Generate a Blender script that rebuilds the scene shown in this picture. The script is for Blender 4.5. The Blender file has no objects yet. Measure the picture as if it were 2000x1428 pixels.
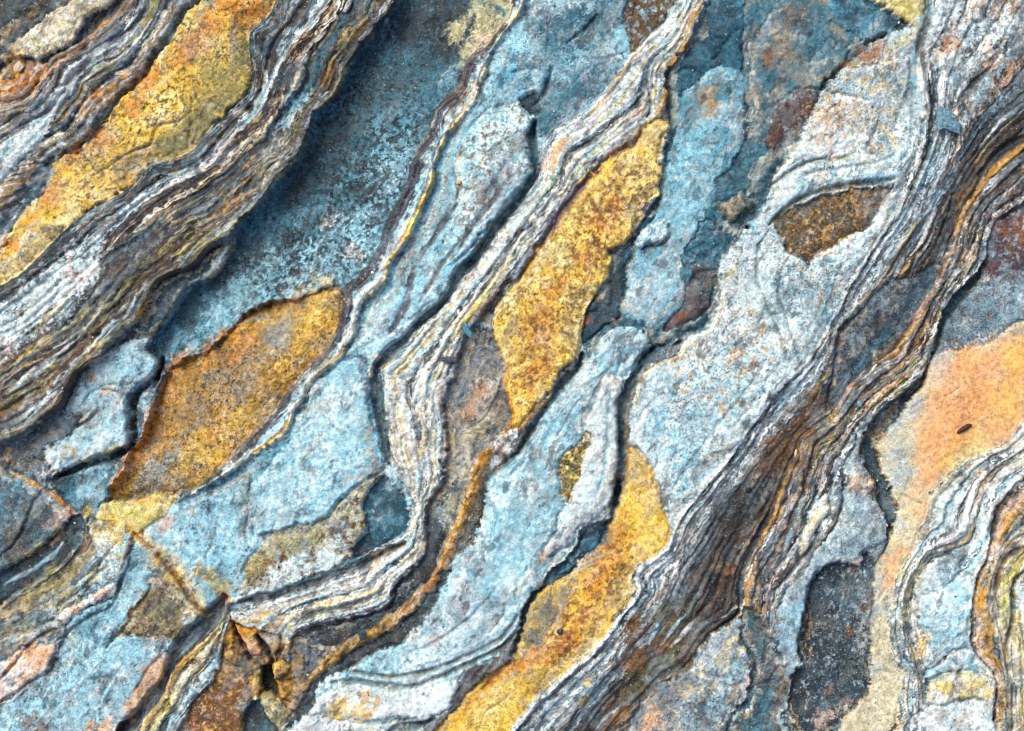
import bpy, math, random
import numpy as np
import time; _t0 = time.time()
def tick(s): print('T', s, round(time.time() - _t0, 1))

# ------------------------------------------------------------------ camera, sky, sun, exposure
S = 0.0005                       # metres per unit of the layout grid (1 unit = 0.5 mm)
CX, CY = 1000.0, 714.0           # layout origin: centre of the exposed rock
sc = bpy.context.scene
cam_d = bpy.data.cameras.new('camera'); cam = bpy.data.objects.new('camera', cam_d)
sc.collection.objects.link(cam); sc.camera = cam
cam_d.lens = 90.0; cam_d.sensor_width = 36.0
cam.location = (0, 0, 2000 * S * 90.0 / 36.0); cam.rotation_euler = (0, 0, 0)
cam_d.clip_start = 0.05; cam_d.clip_end = 100.0

SUN_EL, SUN_AZ = math.radians(50), math.radians(318)      # soft light from the upper left
world = bpy.data.worlds.new('World'); sc.world = world; world.use_nodes = True
wn = world.node_tree.nodes; wl = world.node_tree.links
bg = wn['Background']; sky = wn.new('ShaderNodeTexSky'); sky.sky_type = 'NISHITA'; sky.sun_disc = False
sky.sun_elevation = SUN_EL; sky.sun_rotation = SUN_AZ
sky.air_density = 0.6; sky.dust_density = 4.0; sky.ozone_density = 0.6
wl.new(sky.outputs['Color'], bg.inputs['Color']); bg.inputs['Strength'].default_value = 0.15
sun_d = bpy.data.lights.new('sun', 'SUN'); sun_d.energy = 1.2; sun_d.angle = math.radians(30); sun_d.color = (1, .95, .87)
sun = bpy.data.objects.new('sun', sun_d); sc.collection.objects.link(sun)
sun.rotation_euler = (math.pi / 2 - SUN_EL, 0, -SUN_AZ + math.pi)
sc.cycles.filter_width = 0.9
sc.view_settings.view_transform = 'Standard'; sc.view_settings.look = 'None'
sc.view_settings.exposure = 0.70; sc.view_settings.gamma = 1.0; sc.view_settings.use_curve_mapping = False

# ------------------------------------------------------------------ the grid
STEP = 2.1
def axis(a, b):
    core = np.arange(a, b, STEP)
    g = np.cumsum(STEP * 1.12 ** np.arange(1, 46))
    return np.concatenate([core[0] - g[::-1], core, core[-1] + g])
XS, YS = axis(-120, 2120), axis(-100, 1528)
NX, NY = len(XS), len(YS)
X, Y = np.meshgrid(XS, YS)

rngt = np.random.RandomState(7)
TAB = rngt.rand(64, 256, 256).astype(np.float32)
def vn(x, y, seed):
    t = TAB[seed % 64]
    xi = np.floor(x).astype(np.int64); yi = np.floor(y).astype(np.int64)
    fx = (x - xi).astype(np.float32); fy = (y - yi).astype(np.float32)
    fx = fx * fx * (3 - 2 * fx); fy = fy * fy * (3 - 2 * fy)
    x0 = xi & 255; x1 = (xi + 1) & 255; y0 = yi & 255; y1 = (yi + 1) & 255
    return (t[y0, x0] * (1 - fx) + t[y0, x1] * fx) * (1 - fy) + (t[y1, x0] * (1 - fx) + t[y1, x1] * fx) * fy
def fbm(x, y, scale, seed, octv=3, gain=.5):
    s = 0; a = 1.; n = 0; f = 1. / scale
    for o in range(octv):
        ca, sa = math.cos(.7 * o + .4), math.sin(.7 * o + .4)
        s = s + a * vn((x * ca - y * sa) * f + 11.3 * o + seed * 3.7, (x * sa + y * ca) * f + 5.1 * o + seed * 1.9, seed + 5 * o)
        n += a; a *= gain; f *= 2.07
    return s / n
def sst(a, b, x):
    t = np.clip((x - a) / (b - a), 0, 1); return t * t * (3 - 2 * t)

# wandering edges: outlines are read through a displaced position so that no edge is a clean curve
_a, _b, _c, _d = fbm(X, Y, 52, 1, 2) - .5, fbm(X, Y, 52, 3, 2) - .5, fbm(X, Y, 13, 2, 3, .65) - .5, fbm(X, Y, 13, 4, 3, .65) - .5
_r = 3 + 17 * sst(.38, .66, fbm(X, Y, 95, 5, 2))
_e, _f = fbm(X, Y, 6, 6, 2, .6) - .5, fbm(X, Y, 6, 7, 2, .6) - .5
WX = X + 13 * _a + _r * _c + 8 * _e; WY = Y + 13 * _b + _r * _d + 8 * _f          # slabs: edges ragged in places, worn in others
UX = X + 7 * _a + 4.5 * _c + 3 * _e; UY = Y + 7 * _b + 4.5 * _d + 3 * _f            # thin beds: smoother
N40 = fbm(X, Y, 40, 10, 4, .6); N14 = fbm(X, Y, 14, 11, 3, .6); N6 = fbm(X, Y, 6.5, 12, 2, .6); N110 = fbm(X, Y, 110, 13, 3)
WN = rngt.rand(NY, NX).astype(np.float32)
# noise drawn out along the bedding (down-left to up-right)
ang = math.radians(122); DX, DY = math.cos(ang), math.sin(ang)
AL = UX * DX + UY * DY; AC = UX * DY - UY * DX
STK = fbm(AC * 7, AL, 70, 50, 3, .6)                        # streaks along the bedding

COL = np.zeros((NY, NX, 3), np.float32); H = np.zeros((NY, NX), np.float32)
GR = np.full((NY, NX), .5, np.float32); RID = np.zeros((NY, NX), np.int32)
ROUGH = np.ones((NY, NX), np.float32); TINT = np.ones((NY, NX), np.float32)

PAL = dict(  # stone colours
    dk='1d2427', ck='384248', br='54463a', gy='66737a', gb='5f7a83', lg='98a9ae', wh='d7dfdd', cw='d2ccb4', pb='c2d7d8', lb='94c3cf',
    mb='5c99ab', bl='417686', db='265669', nb='1d3643', oc='cd9b38', ye='e2bd57', py='d8c98a', og='cd8a3c', ru='8f5a2e', bw='6e4f2b',
    ol='8f8850', po='bdb98d', dl='5c5838', pe='e2a974', pk='d0b3a2', pu='625d68', mr='5a3a3b', tn='8f8570', be='c9c1a0', cy='cfc083',
    go='bb9040', yg='c3bb6a', sl='44585f', gs='7f9aa4', tw='3a2a26', dg='57544c')
def lin(h):
    v = np.array([int(h[i:i + 2], 16) / 255. for i in (0, 2, 4)])
    return (np.where(v <= .04045, v / 12.92, ((v + .055) / 1.055) ** 2.4) * .82).astype(np.float32)
PL = {k: lin(v) for k, v in PAL.items()}

def pts(s):
    return np.array([[float(a) for a in p.split(',')] for p in s.split()])
def smooth(p, closed, n=3):
    m = len(p); out = []
    for i in range(m if closed else m - 1):
        g = (lambda k: p[k % m]) if closed else (lambda k: p[min(max(k, 0), m - 1)])
        a, b, c, d = g(i - 1), g(i), g(i + 1), g(i + 2)
        for k in range(n):
            t = k / n
            out.append(.5 * ((2 * b) + (c - a) * t + (2 * a - 5 * b + 4 * c - d) * t * t + (3 * b - 3 * c + d - a) * t ** 3))
    if not closed: out.append(p[-1])
    return np.array(out)
def window(x0, x1, y0, y1):
    i0, i1 = np.searchsorted(XS, [x0, x1]); j0, j1 = np.searchsorted(YS, [y0, y1])
    return slice(max(j0 - 1, 0), j1 + 1), slice(max(i0 - 1, 0), i1 + 1)
PADW = 18
def inside(poly, AX=None, AY=None):
    AX = WX if AX is None else AX; AY = WY if AY is None else AY
    w = window(poly[:, 0].min() - PADW, poly[:, 0].max() + PADW, poly[:, 1].min() - PADW, poly[:, 1].max() + PADW)
    px = AX[w].ravel(); py = AY[w].ravel()
    o = np.argsort(py); ys = py[o]; xs = px[o]; par = np.zeros(len(o), bool)
    q = np.roll(poly, -1, 0)
    for (xa, ya), (xb, yb) in zip(poly, q):
        if ya == yb: continue
        lo, hi = (ya, yb) if ya < yb else (yb, ya)
        a, b = np.searchsorted(ys, [lo, hi])
        if a == b: continue
        xc = xa + (ys[a:b] - ya) * (xb - xa) / (yb - ya)
        par[a:b] ^= xs[a:b] < xc
    r = np.zeros(len(o), bool); r[o] = par
    return w, r.reshape(AX[w].shape)
def seg_dist(px, py, a, b):
    d = b - a; L = d @ d + 1e-9
    t = np.clip(((px - a[0]) * d[0] + (py - a[1]) * d[1]) / L, 0, 1)
    return np.hypot(px - a[0] - t * d[0], py - a[1] - t * d[1]), t
def near(line, R, closed=False, AX=None, AY=None):
    """distance to a line for grid points within R, and the arc position"""
    w = window(line[:, 0].min() - R - PADW, line[:, 0].max() + R + PADW, line[:, 1].min() - R - PADW, line[:, 1].max() + R + PADW)
    AX = WX if AX is None else AX; AY = WY if AY is None else AY
    D = np.full(WX[w].shape, 1e4, np.float32); T = np.zeros(WX[w].shape, np.float32)
    oj, oi = w[0].start, w[1].start; acc = 0.
    L2 = np.vstack([line, line[:1]]) if closed else line
    for a, b in zip(L2[:-1], L2[1:]):
        v = window(min(a[0], b[0]) - R - PADW, max(a[0], b[0]) + R + PADW, min(a[1], b[1]) - R - PADW, max(a[1], b[1]) + R + PADW)
        d, t = seg_dist(AX[v], AY[v], a, b); l = math.hypot(*(b - a))
        u = (slice(v[0].start - oj, v[0].start - oj + d.shape[0]), slice(v[1].start - oi, v[1].start - oi + d.shape[1]))
        m = d < D[u]; D[u] = np.where(m, d, D[u]); T[u] = np.where(m, acc + t * l, T[u]); acc += l
    return w, D, T

REG = []          # every piece: name, label, group of the strata band it belongs to
def new_region(name, label=None, band=None):
    REG.append((name, label, band)); return len(REG) - 1
BANDS = []
_seed = [20]
def seed():
    _seed[0] += 1; return _seed[0]

def bundle(A, B, layers, hA=0, hB=0, name='rock_layer', label=None, wob=.08, rel=1.0, gr=.55, con=.65, accents=None, thread='go'):
    """thin beds between two guide lines; layers: 'colour.thickness' or 'colour/colour.thickness' from A to B"""
    a, b = smooth(pts(A), 0, 2), smooth(pts(B), 0, 2)
    w, m = inside(np.vstack([a, b[::-1]]), UX, UY)
    px, py = UX[w][m], UY[w][m]
    def dl(l):
        D = np.full(len(px), 1e9)
        for p, q in zip(l[:-1], l[1:]): D = np.minimum(D, seg_dist(px, py, p, q)[0])
        return D
    dA, dB = dl(a), dl(b); wid = dA + dB; s = dA / (wid + 1e-6)
    sd = seed(); al = AL[w][m]; x0, y0 = X[w][m], Y[w][m]
    s = s + wob * (fbm(al, wid * s * 2.2, 90, sd, 3) - .5) * 2 * np.minimum(1, 4 * s * (1 - s) + .15)
    s = np.clip(s, 0, .9999)
    L = [t.rsplit('.', 1) for t in layers.split()]
    th = np.array([float('.' + t[1]) for t in L]); cum = np.concatenate([[0], np.cumsum(th) / th.sum()])
    k = np.clip(np.searchsorted(cum, s, side='right') - 1, 0, len(L) - 1)
    f = (s - cum[k]) / (cum[k + 1] - cum[k])
    u = s * wid; u = u + 16 * (fbm(al, u * 2.5, 120, sd + 15, 2) - .5)
    u = u + 7 * (fbm(al * 1.0, u * 2.0, 24, sd + 17, 2) - .5)
    calm = sst(.36, .62, fbm(al, u * 3.5, 150, sd + 16, 3)); conl = con * (.2 + .8 * calm); rell = rel * (.45 + .6 * calm)
    lam = fbm(u * 13, al, 85, sd + 3, 3, .65)                # laminae: ~6 units thick, long along the bed
    lam2 = fbm(u * 7, al, 120, sd + 7, 2, .6)
    grain = N14[w][m]; lam3 = fbm(u * 14, al, 40, sd + 9, 3, .7)
    sj = np.clip(s + (9. / np.maximum(wid, 20)) * ((lam3 - .5) * 2.4 + (grain - .5) * 1.6), 0, .9999)
    kc = np.clip(np.searchsorted(cum, sj, side='right') - 1, 0, len(L) - 1)
    c = np.zeros((len(px), 3), np.float32)
    rs = np.random.RandomState(sd); hl = rs.uniform(-5, 5, len(L))
    other = [PL['wh'], PL['ck'], PL['gs'], PL['br'], PL['lg'], PL['dk']]
    for i, t in enumerate(L):
        q = kc == i
        if not q.any(): continue
        cs = t[0].split('/'); c1 = PL[cs[0]]; c2 = PL[cs[1]] if len(cs) > 1 else other[rs.randint(len(other))]
        g = sst(.40, .66, lam[q] * .6 + lam2[q] * .25 + grain[q] * .15 + (.06 if len(cs) > 1 else -.03))
        c[q] = c1 + (c2 - c1) * g[:, None]
    lam4 = fbm(u * 11, al, 36, sd + 12, 3, .75); lam5 = fbm(u * 15, al, 44, sd + 14, 2, .7)
    acc = np.array([PL[v] for v in (accents or 'cw pb wh py lb pk be pb').split()])
    ai = acc[rs.randint(len(acc), size=len(L))][kc]
    c += (PL['dk'] - c) * (.45 * conl * sst(.43, .33, lam4))[:, None]
    c += (ai - c) * (.75 * conl * sst(.55, .66, lam4))[:, None]
    c += (PL[thread] - c) * (.7 * sst(.62, .70, lam5 * .8 + .2 * grain) * calm)[:, None]
    c *= (1 + .9 * (grain - .5))[:, None].clip(.35, 1.6)
    hs = hl[k] + rell * (5 * (lam - .5) + 6 * (lam2 - .5) + 6 * (lam3 - .5)) - 8 * sst(.42, .62, fbm(al, u, 110, sd + 18, 2)) * np.exp(-np.minimum(f, 1 - f) * (cum[k + 1] - cum[k]) * wid / 2.2)
    COL[w][m] = c
    H[w][m] = hA + (hB - hA) * s + hs
    GR[w][m] = gr; ROUGH[w][m] = 1.3
    bi = len(BANDS); BANDS.append((name, label))
    ids = np.array([new_region('rock_layer', None, bi) for _ in L])
    RID[w][m] = ids[k]

def plate(P, c1, c2, h, label=None, name='stone_plate', mot=40, thr=.5, spk=None, gap=4., roll=.7, tilt=(0, 0), terr=2., gr=.5, rough=.75, sharp=.12, ang=False, marg=None, tint=1.):
    """one slab or lens of rock with its own colour, level and edge"""
    p = pts(P) if ang else smooth(pts(P), 1, 3)
    w, m = inside(p, UX, UY) if ang else inside(p)
    if not m.any(): return
    sd = seed(); x, y = X[w][m], Y[w][m]
    n = fbm(x, y, mot, sd, 4, .6)
    g = sst(thr - sharp, thr + sharp, n * .62 + N14[w][m] * .2 + N6[w][m] * .18 + .14 * (WN[w][m] - .5))
    a, b = PL[c1], PL[c2]
    c = a + (b - a) * g[:, None]
    c = c * (1 + .35 * (fbm(x, y, mot * 2.5, sd + 1, 3) - .5))[:, None]
    if spk:
        q = sst(1 - spk[1] - .05, 1 - spk[1] + .05, fbm(x, y, spk[2] if len(spk) > 2 else 9, sd + 2, 3, .7) * .75 + .25 * n + .12)
        c = c + (PL[spk[0]] - c) * q[:, None]
    t = fbm(x, y, 90, sd + 4, 3) * 5
    H[w][m] = h + tilt[0] * (x - p[:, 0].mean()) / 100 + tilt[1] * (y - p[:, 1].mean()) / 100 + terr * (np.floor(t) + sst(.44, .56, t % 1) - 2.5)
    COL[w][m] = c; GR[w][m] = gr; ROUGH[w][m] = rough; TINT[w][m] = tint
    RID[w][m] = rid = new_region(name, label)
    size = math.sqrt(m.sum()) * STEP
    mg = (min(46., size * .14) if marg is None else marg)
    if mg > 6:          # thin beds cropping out along the margin, stepping down to the edge
        v, D, T = near(p, 60, True); q = RID[v] == rid
        ww = mg * sst(.36, .62, fbm(X[v], Y[v], 120, sd + 8, 2))
        e = (ww - D + 9 * (N14[v] - .5) + 7 * (N6[v] - .5)) / (4.5 + 3.5 * fbm(X[v], Y[v], 90, sd + 9, 1))
        q &= e > 0; ix = np.minimum(np.floor(e), 9).astype(int)[q]; fr = (e % 1)[q]
        rs = np.random.RandomState(sd); opts = [a * 1.15, b * .7, PL['cw'], PL['gs'], PL['go'], a * .8, a * .65, PL['pb'], PL['be'], PL['ck']]
        cs = np.array([opts[rs.randint(len(opts))] for _ in range(10)])
        al_ = (.5 * sst(.3, .55, STK[v][q] * .5 + N14[v][q] * .5))[:, None]
        cq = COL[v]; cq[q] += (cs[ix] - cq[q]) * al_
        hq = H[v]; hq[q] -= 1.9 * ix + 1.9 * sst(.55, .95, fr)
    if gap or roll:
        w, D, T = near(p, 22, True)
        brk = .15 + 1.6 * sst(.35, .62, fbm(X[w], Y[w], 60, sd + 6, 2))
        H[w] -= gap * brk * np.exp(-(D / 2.6) ** 2) + roll * np.exp(-D / 4.)

def stroke(P, c, wd, dh=0., alpha=1., soft=.6, brk=.7, hw=None, gr=None, var=.5, region=None):
    """a narrow bed edge, vein or cleft along a line: width wd, colour c, raised (dh>0) or cut (dh<0)"""
    p = smooth(pts(P), 0, 3); R = wd * 1.4 + 4
    if hw: R = max(R, hw * 1.4 + 4)
    w, D, T = near(p, R, False, UX, UY); sd = seed()
    L = T.max(); taper = sst(0, 40, T) * sst(0, 40, L - T)
    vr = (1 - var) + 2 * var * fbm(T, D * .5, 45, sd, 3)
    def mask(width): 
        e = width * .5 * vr * (.35 + .65 * taper); return 1 - sst(e * (1 - soft), e * (1 + soft * .6) + .8, D)
    if c:
        gate = sst(.30, .58, STK[w] * .45 + N14[w] * .2 + .35 * fbm(X[w], Y[w], 38, sd + 1, 2))
        g = np.clip(mask(wd) * alpha * (1 - brk + brk * gate), 0, 1)
        COL[w] += (PL[c] - COL[w]) * g[..., None]
        if gr is not None: GR[w] += (gr - GR[w]) * g
    if dh: H[w] += dh * mask(hw or wd) * (1 if dh < 0 else gate if c else 1)
    if region:
        q = mask(wd) > .5; RID[w][q] = new_region(*region)

def stain_or_shade(C, c, alpha=.8, k=1.2, scale=24, gr=None, dit=1.):
    """ragged patch of colour, for stains and for painted shade; C lists 'x,y,radius'"""
    for q in C.split():
        x, y, r = [float(v) for v in q.split(',')]; sd = seed()
        w = window(x - r * 1.7, x + r * 1.7, y - r * 1.7, y + r * 1.7)
        # drawn out along the bedding
        dx, dy = X[w] - x, Y[w] - y; u = dx * DX + dy * DY; v = dx * DY - dy * DX
        d = np.hypot(u / 1.3, v * 1.15) / r
        m = sst(-.22, .42, 1 - d + k * (fbm(X[w], Y[w], scale, sd, 4, .68) - .5) * 1.7 - .25 + dit * (.9 * (N6[w] - .5) + .5 * (WN[w] - .5)))
        m = m * sst(1.7, 1.2, np.hypot(dx, dy) / r) * alpha
        COL[w] += (PL[c] - COL[w]) * m[..., None]
        if gr is not None: GR[w] += (gr - GR[w]) * m
def freckle(C, c, alpha=.8, dens=.45, scale=9):
    """scattered small flecks"""
    for q in C.split():
        x, y, r = [float(v) for v in q.split(',')]; sd = seed()
        w = window(x - r * 1.4, x + r * 1.4, y - r * 1.4, y + r * 1.4)
        dx, dy = X[w] - x, Y[w] - y; u = dx * DX + dy * DY; v = dx * DY - dy * DX
        d = np.hypot(u / 1.3, v * 1.15) / r
        m = sst(.62 - .3 * dens, .70 - .3 * dens, fbm(X[w], Y[w], scale, sd, 2, .6) * .8 + .2 * N40[w]) * sst(1.2, .5, d) * alpha
        COL[w] += (PL[c] - COL[w]) * m[..., None]

# ------------------------------------------------------------------ the beds, from the upper left to the lower right
L2 = '430,-60 395,0 365,25 345,65 320,100 300,130 270,165 240,195 220,225 200,255 165,290 130,305 108,315 104,325 112,340 90,370 50,410 20,455 0,490 -160,600'
L3 = '560,-60 540,0 522,40 492,65 490,100 492,150 480,190 450,215 420,250 390,285 350,310 300,325 270,355 240,380 200,400 160,425 120,460 80,500 40,535 0,562 -160,680'
M1 = '670,-60 645,0 620,34 595,62 567,92 550,120 528,157 505,215 459,260 415,316 386,333 336,361 280,392 225,440 195,475 150,508 100,540 60,570 0,612 -160,710'
M2 = '700,-60 674,20 651,48 632,84 609,109 604,134 601,157 590,182 567,207 550,244 528,274 500,290 455,330 415,362 370,388 345,402 310,432 285,460 240,485 205,515 180,545 150,580 110,620 60,655 0,690 -160,790'
L4 = '810,-60 770,20 740,55 700,100 680,135 665,170 645,200 625,225 605,260 590,300 555,340 520,385 500,412 476,442 459,462 425,476 392,507 372,524 330,540 311,554 303,572 291,594 274,622 262,634 247,640 232,655 213,680 205,696 179,711 157,728 140,750 128,785 115,800 75,829 42,851 0,866 -160,935'
GL = '1020,-60 990,30 960,85 925,105 905,125 895,165 875,185 845,215 838,260 820,290 800,320 797,345 775,390 755,430 745,455 740,480 715,520 690,545 668,565 668,592 660,625 650,655 625,690 600,712 575,740 555,770 530,800 505,830 480,860 445,895 410,930 372,957 330,985'
L6 = '1055,-60 1025,10 1000,45 968,90 958,115 945,155 935,190 920,215 895,240 875,265 860,290 855,310 845,350 835,385 828,405 815,435 790,475 770,500 760,525 752,555 735,572 712,590 702,615 692,650 674,680 668,697 640,718 610,748 592,778 575,812 560,842 530,872 500,890 470,910 440,930 400,950 370,968 335,990'
S1L = '1350,-60 1328,0 1311,36 1269,70 1232,106 1216,132 1196,165 1168,193 1151,216 1118,238 1076,260 1059,282 1053,308 1056,333 1045,361 1017,389 998,409 976,425 948,468 917,507 892,529 872,571 847,600 816,625 791,655 769,678 738,695 722,712 720,740 726,781 734,812 743,848 748,882 757,904 780,935 797,960 803,990 801,1020 785,1048 740,1075 700,1098 650,1118 600,1138 540,1155 500,1163 440,1168'
S1R = '1395,-60 1380,0 1350,45 1340,80 1325,110 1300,135 1298,150 1293,200 1275,235 1262,240 1220,270 1190,300 1165,320 1130,355 1110,385 1080,420 1060,450 1040,480 1010,520 985,550 960,580 925,630 912,650 905,665 900,690 890,722 875,760 866,800 872,840 870,880 868,920 860,950 835,985 830,1000 833,1030 833,1060 822,1092 795,1122 770,1150 760,1180 720,1200 690,1208 640,1215 595,1228 570,1250 556,1290 545,1330 530,1480'
OR_ = '1840,-60 1820,50 1797,90 1792,140 1797,190 1802,250 1792,300 1768,370 1745,420 1715,460 1690,500 1660,550 1640,600 1615,650 1590,682 1560,720 1525,745 1500,780 1460,830 1440,865 1400,920 1345,985 1320,1020 1305,1050 1300,1075 1255,1100 1240,1130 1245,1150 1215,1195 1180,1245 1130,1295 1080,1340 1040,1375 1000,1420 940,1500'
S3M = '2160,20 2000,130 1950,190 1900,250 1868,310 1840,360 1815,400 1790,450 1760,490 1735,530 1705,570 1670,610 1645,640 1625,690 1610,730 1590,770 1560,810 1535,840 1500,880 1460,930 1430,970 1400,1010 1370,1060 1340,1100 1325,1130 1300,1180 1270,1220 1235,1265 1200,1310 1160,1350 1120,1400 1060,1500'
S3A = '2160,150 2000,283 1948,328 1915,364 1892,400 1872,440 1858,490 1845,520 1825,568 1800,608 1780,641 1760,672 1738,695 1696,722 1662,755 1640,790 1623,815 1581,843 1564,862 1556,890 1542,910 1530,945 1515,990 1495,1040 1470,1080 1452,1120 1448,1180 1437,1207 1392,1238 1359,1274 1330,1308 1291,1328 1274,1350 1238,1381 1210,1405 1180,1440 1130,1500'
S3B = '2160,250 2000,395 1950,427 1930,470 1925,510 1890,550 1850,585 1835,625 1815,690 1800,735 1765,765 1725,795 1700,820 1680,840 1665,870 1650,900 1643,940 1640,990 1620,1040 1590,1080 1570,1120 1540,1150 1522,1190 1525,1270 1535,1330 1540,1440 1540,1500'
TR = '2160,720 2000,820 1970,860 1930,880 1880,910 1840,950 1815,970 1810,1010 1795,1040 1780,1080 1760,1120 1745,1160 1735,1230 1745,1290 1770,1310 1760,1350 1765,1400 1740,1440 1720,1500'
S4A = '2160,780 2000,885 1960,910 1928,945 1912,985 1902,1030 1890,1058 1850,1075 1815,1085 1795,1115 1775,1150 1765,1200 1778,1260 1792,1310 1802,1360 1795,1428 1785,1500'
S4B = '2160,850 2000,930 1970,960 1945,985 1935,1020 1930,1060 1920,1100 1905,1130 1895,1180 1895,1230 1900,1270 1930,1300 1945,1340 1940,1400 1935,1500'
S4C = '2160,950 2000,1040 1970,1060 1950,1090 1935,1130 1935,1170 1945,1210 1955,1250 1965,1310 1975,1350 1975,1428 1980,1500'
S4D = '2200,960 2200,1500'

# rock all around, beds running down to the left
base_s = AC + 40 * (N110 - .5)
lamb = fbm(base_s * 9, AL, 130, 40, 4, .62)
gmix = sst(.35, .65, fbm(base_s * 2.5, AL, 160, 42, 2))
COL[:] = PL['ck'] + (PL['lg'] - PL['ck']) * sst(.38, .68, lamb)[..., None]
COL += (PL['br'] - COL) * (.55 * gmix)[..., None]
H[:] = 6 + 14 * (lamb - .5); GR[:] = .55; ROUGH[:] = 1.2
kb = np.clip(((base_s + 1600) / 130).astype(int), 0, 60); BANDS.append(('bed', None))
RID[:] = np.array([new_region('rock_layer', None, 0) for _ in range(61)])[kb]

# upper left corner
plate('-300,-300 160,-300 150,-10 115,18 60,62 25,92 0,128 -300,240', 'dg', 'sl', 22, 'dark mossy ledge in the upper left corner', thr=.52, mot=30, terr=4)
plate('245,-60 232,0 205,22 188,30 168,42 163,58 150,68 140,88 110,106 80,119 56,113 30,106 22,95 32,85 62,62 95,35 115,18 142,4 150,-60', 'po', 'ol', 34, 'pale olive slab with a crumbling lower edge', thr=.58, mot=26, terr=4, spk=('cw', .5, 16))
TA = '262,-60 250,0 215,45 170,74 130,98 102,116 96,132 88,150 70,176 50,197 0,210 -160,270'
bundle(TA, L2, 'tn/br.11 ck/gy.10 gy/wh.10 ck/lg.10 br/ol.09 ck/gb.10 gy/cw.07 br/tn.09 ck/lg.09 pb/gy.06', 24, 22, label='grey and brown thin-bedded strata beside the upper orange lens', accents='pb tn lg cw lb og')
plate('-200,180 0,163 35,142 55,126 76,120 100,124 96,140 78,162 60,186 45,198 0,210 -200,275', 'ru', 'og', 22, 'rust-orange wedge at the left edge', thr=.55, gap=2, terr=1, gr=.3)
stain_or_shade('30,130,26 10,145,24 45,120,16', 'oc', .9)
stroke('250,0 228,32 200,52 175,85 140,112 120,130 95,150 65,182', 'og', 6, 3, .8)
stroke('330,90 290,140 240,180 215,200 195,215', 'og', 10, 0, .6)
stain_or_shade('190,190,16 225,175,14 170,215,14 250,150,10', 'og', .8)
stroke('290,10 265,50 225,85 185,110 150,150 120,175', 'ck', 10, -6, .7)
stroke('300,40 262,90 215,130 180,150 150,170', 'wh', 5, 2, .7)
stroke('215,60 180,85 175,105', 'cw', 5, 2, .6)
plate('-200,430 0,287 40,262 70,240 100,221 109,226 98,258 72,290 42,325 0,362 -200,520', 'wh', 'lb', 26, 'white and pale blue wedge at the left edge', mot=22, gap=3, terr=1, thr=.52)
stroke('30,270 60,250 95,240 70,275 30,310', 'gb', 4, -2, .4)
stroke('330,80 300,125 270,160 240,190', 'sl', 20, -5, .5)
stroke('420,-40 385,8 358,32 338,70 312,105 290,138 262,172 232,202 212,232 190,262 155,290 120,306', 'nb', 15, -15, .8, hw=18)
stroke('104,312 92,335 85,355 50,395 20,430 0,462 -60,510', 'db', 26, -14, .85, hw=30)
def cat(*a): return ' '.join(a)
def rev(s): return ' '.join(s.split()[::-1])
plate(cat(L2, rev(L3)), 'ye', 'py', 26, 'long ochre and orange lens in the upper left', tint=.45, name='stone_lens', mot=30, thr=.58, spk=('bw', .27, 6), gap=3, terr=2, gr=.75, tilt=(1.5, 1))
stain_or_shade('450,20,60 500,15,40 400,70,40 360,110,36 300,160,30 260,210,26 150,310,34 200,270,30 100,380,26 60,430,24 20,475,22 330,60,0.1', 'og', .85, 1.2, 30)
stain_or_shade('440,150,70 455,200,44 390,250,56 330,285,34 475,110,30', 'ol', .8, 1.0, 30)
stain_or_shade('250,335,36 60,500,30 100,470,24', 'tn', .7, 1.2)
stain_or_shade('210,390,22 150,420,26 90,480,22 30,530,24', 'py', .7)
freckle('420,120,120 300,220,100 180,330,80', 'dl', .6, .15, 7)
stroke('375,222 350,240 312,250 300,280 285,292 250,302 225,320 180,345', 'bw', 3, -6, .8, hw=5)

bundle(L3, M1, 'dk/ck.20 nb/dk.18 ck/gy.16 br/ck.14 ck/gs.14 pb/wh.10', 26, 36, label='dark banded strata under the upper orange lens', accents='gs lb lg pb')
bundle(M1, M2, 'lb/wh.10 ck/dk.26 dk/br.22 ck/cw.18 br/dk.16', 36, 42, label='charcoal banded strata high on the upper ledge')
bundle(M2, L4, 'gb/ck.10 br/ck.16 ck/gy.14 br/dk.15 dk/ol.11 br/bw.14 ck/lg.10 dl/br.12', 34, 46, label='brown and yellow beds along the rim of the upper ledge', accents='yg go lb ol lg cy')
plate('700,-60 690,10 668,50 650,90 632,130 620,165 600,195 575,220 555,250 530,278 520,270 545,235 567,200 590,178 600,150 608,110 632,84 652,46 674,18', 'bl', 'sl', 28, 'narrow sunken blue strip on the upper ledge', mot=30, thr=.5, terr=2)
stain_or_shade('575,215,22 555,245,20 600,190,14', 'lb', .8)
stroke('640,10 622,40 600,62 575,85 555,118 530,160 510,200 498,225', 'pb', 9, 2, .85)
stroke('604,62 570,92', 'og', 5, 1, .6)
stroke('672,24 655,50 636,84 612,112 604,135', 'go', 4, 2, .8)
stroke('480,245 455,275 420,315 385,338 340,362', 'pk', 7, 2, .7)
stroke('345,402 320,420 295,440 310,430 330,425', 'og', 8, 1, .7)
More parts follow.
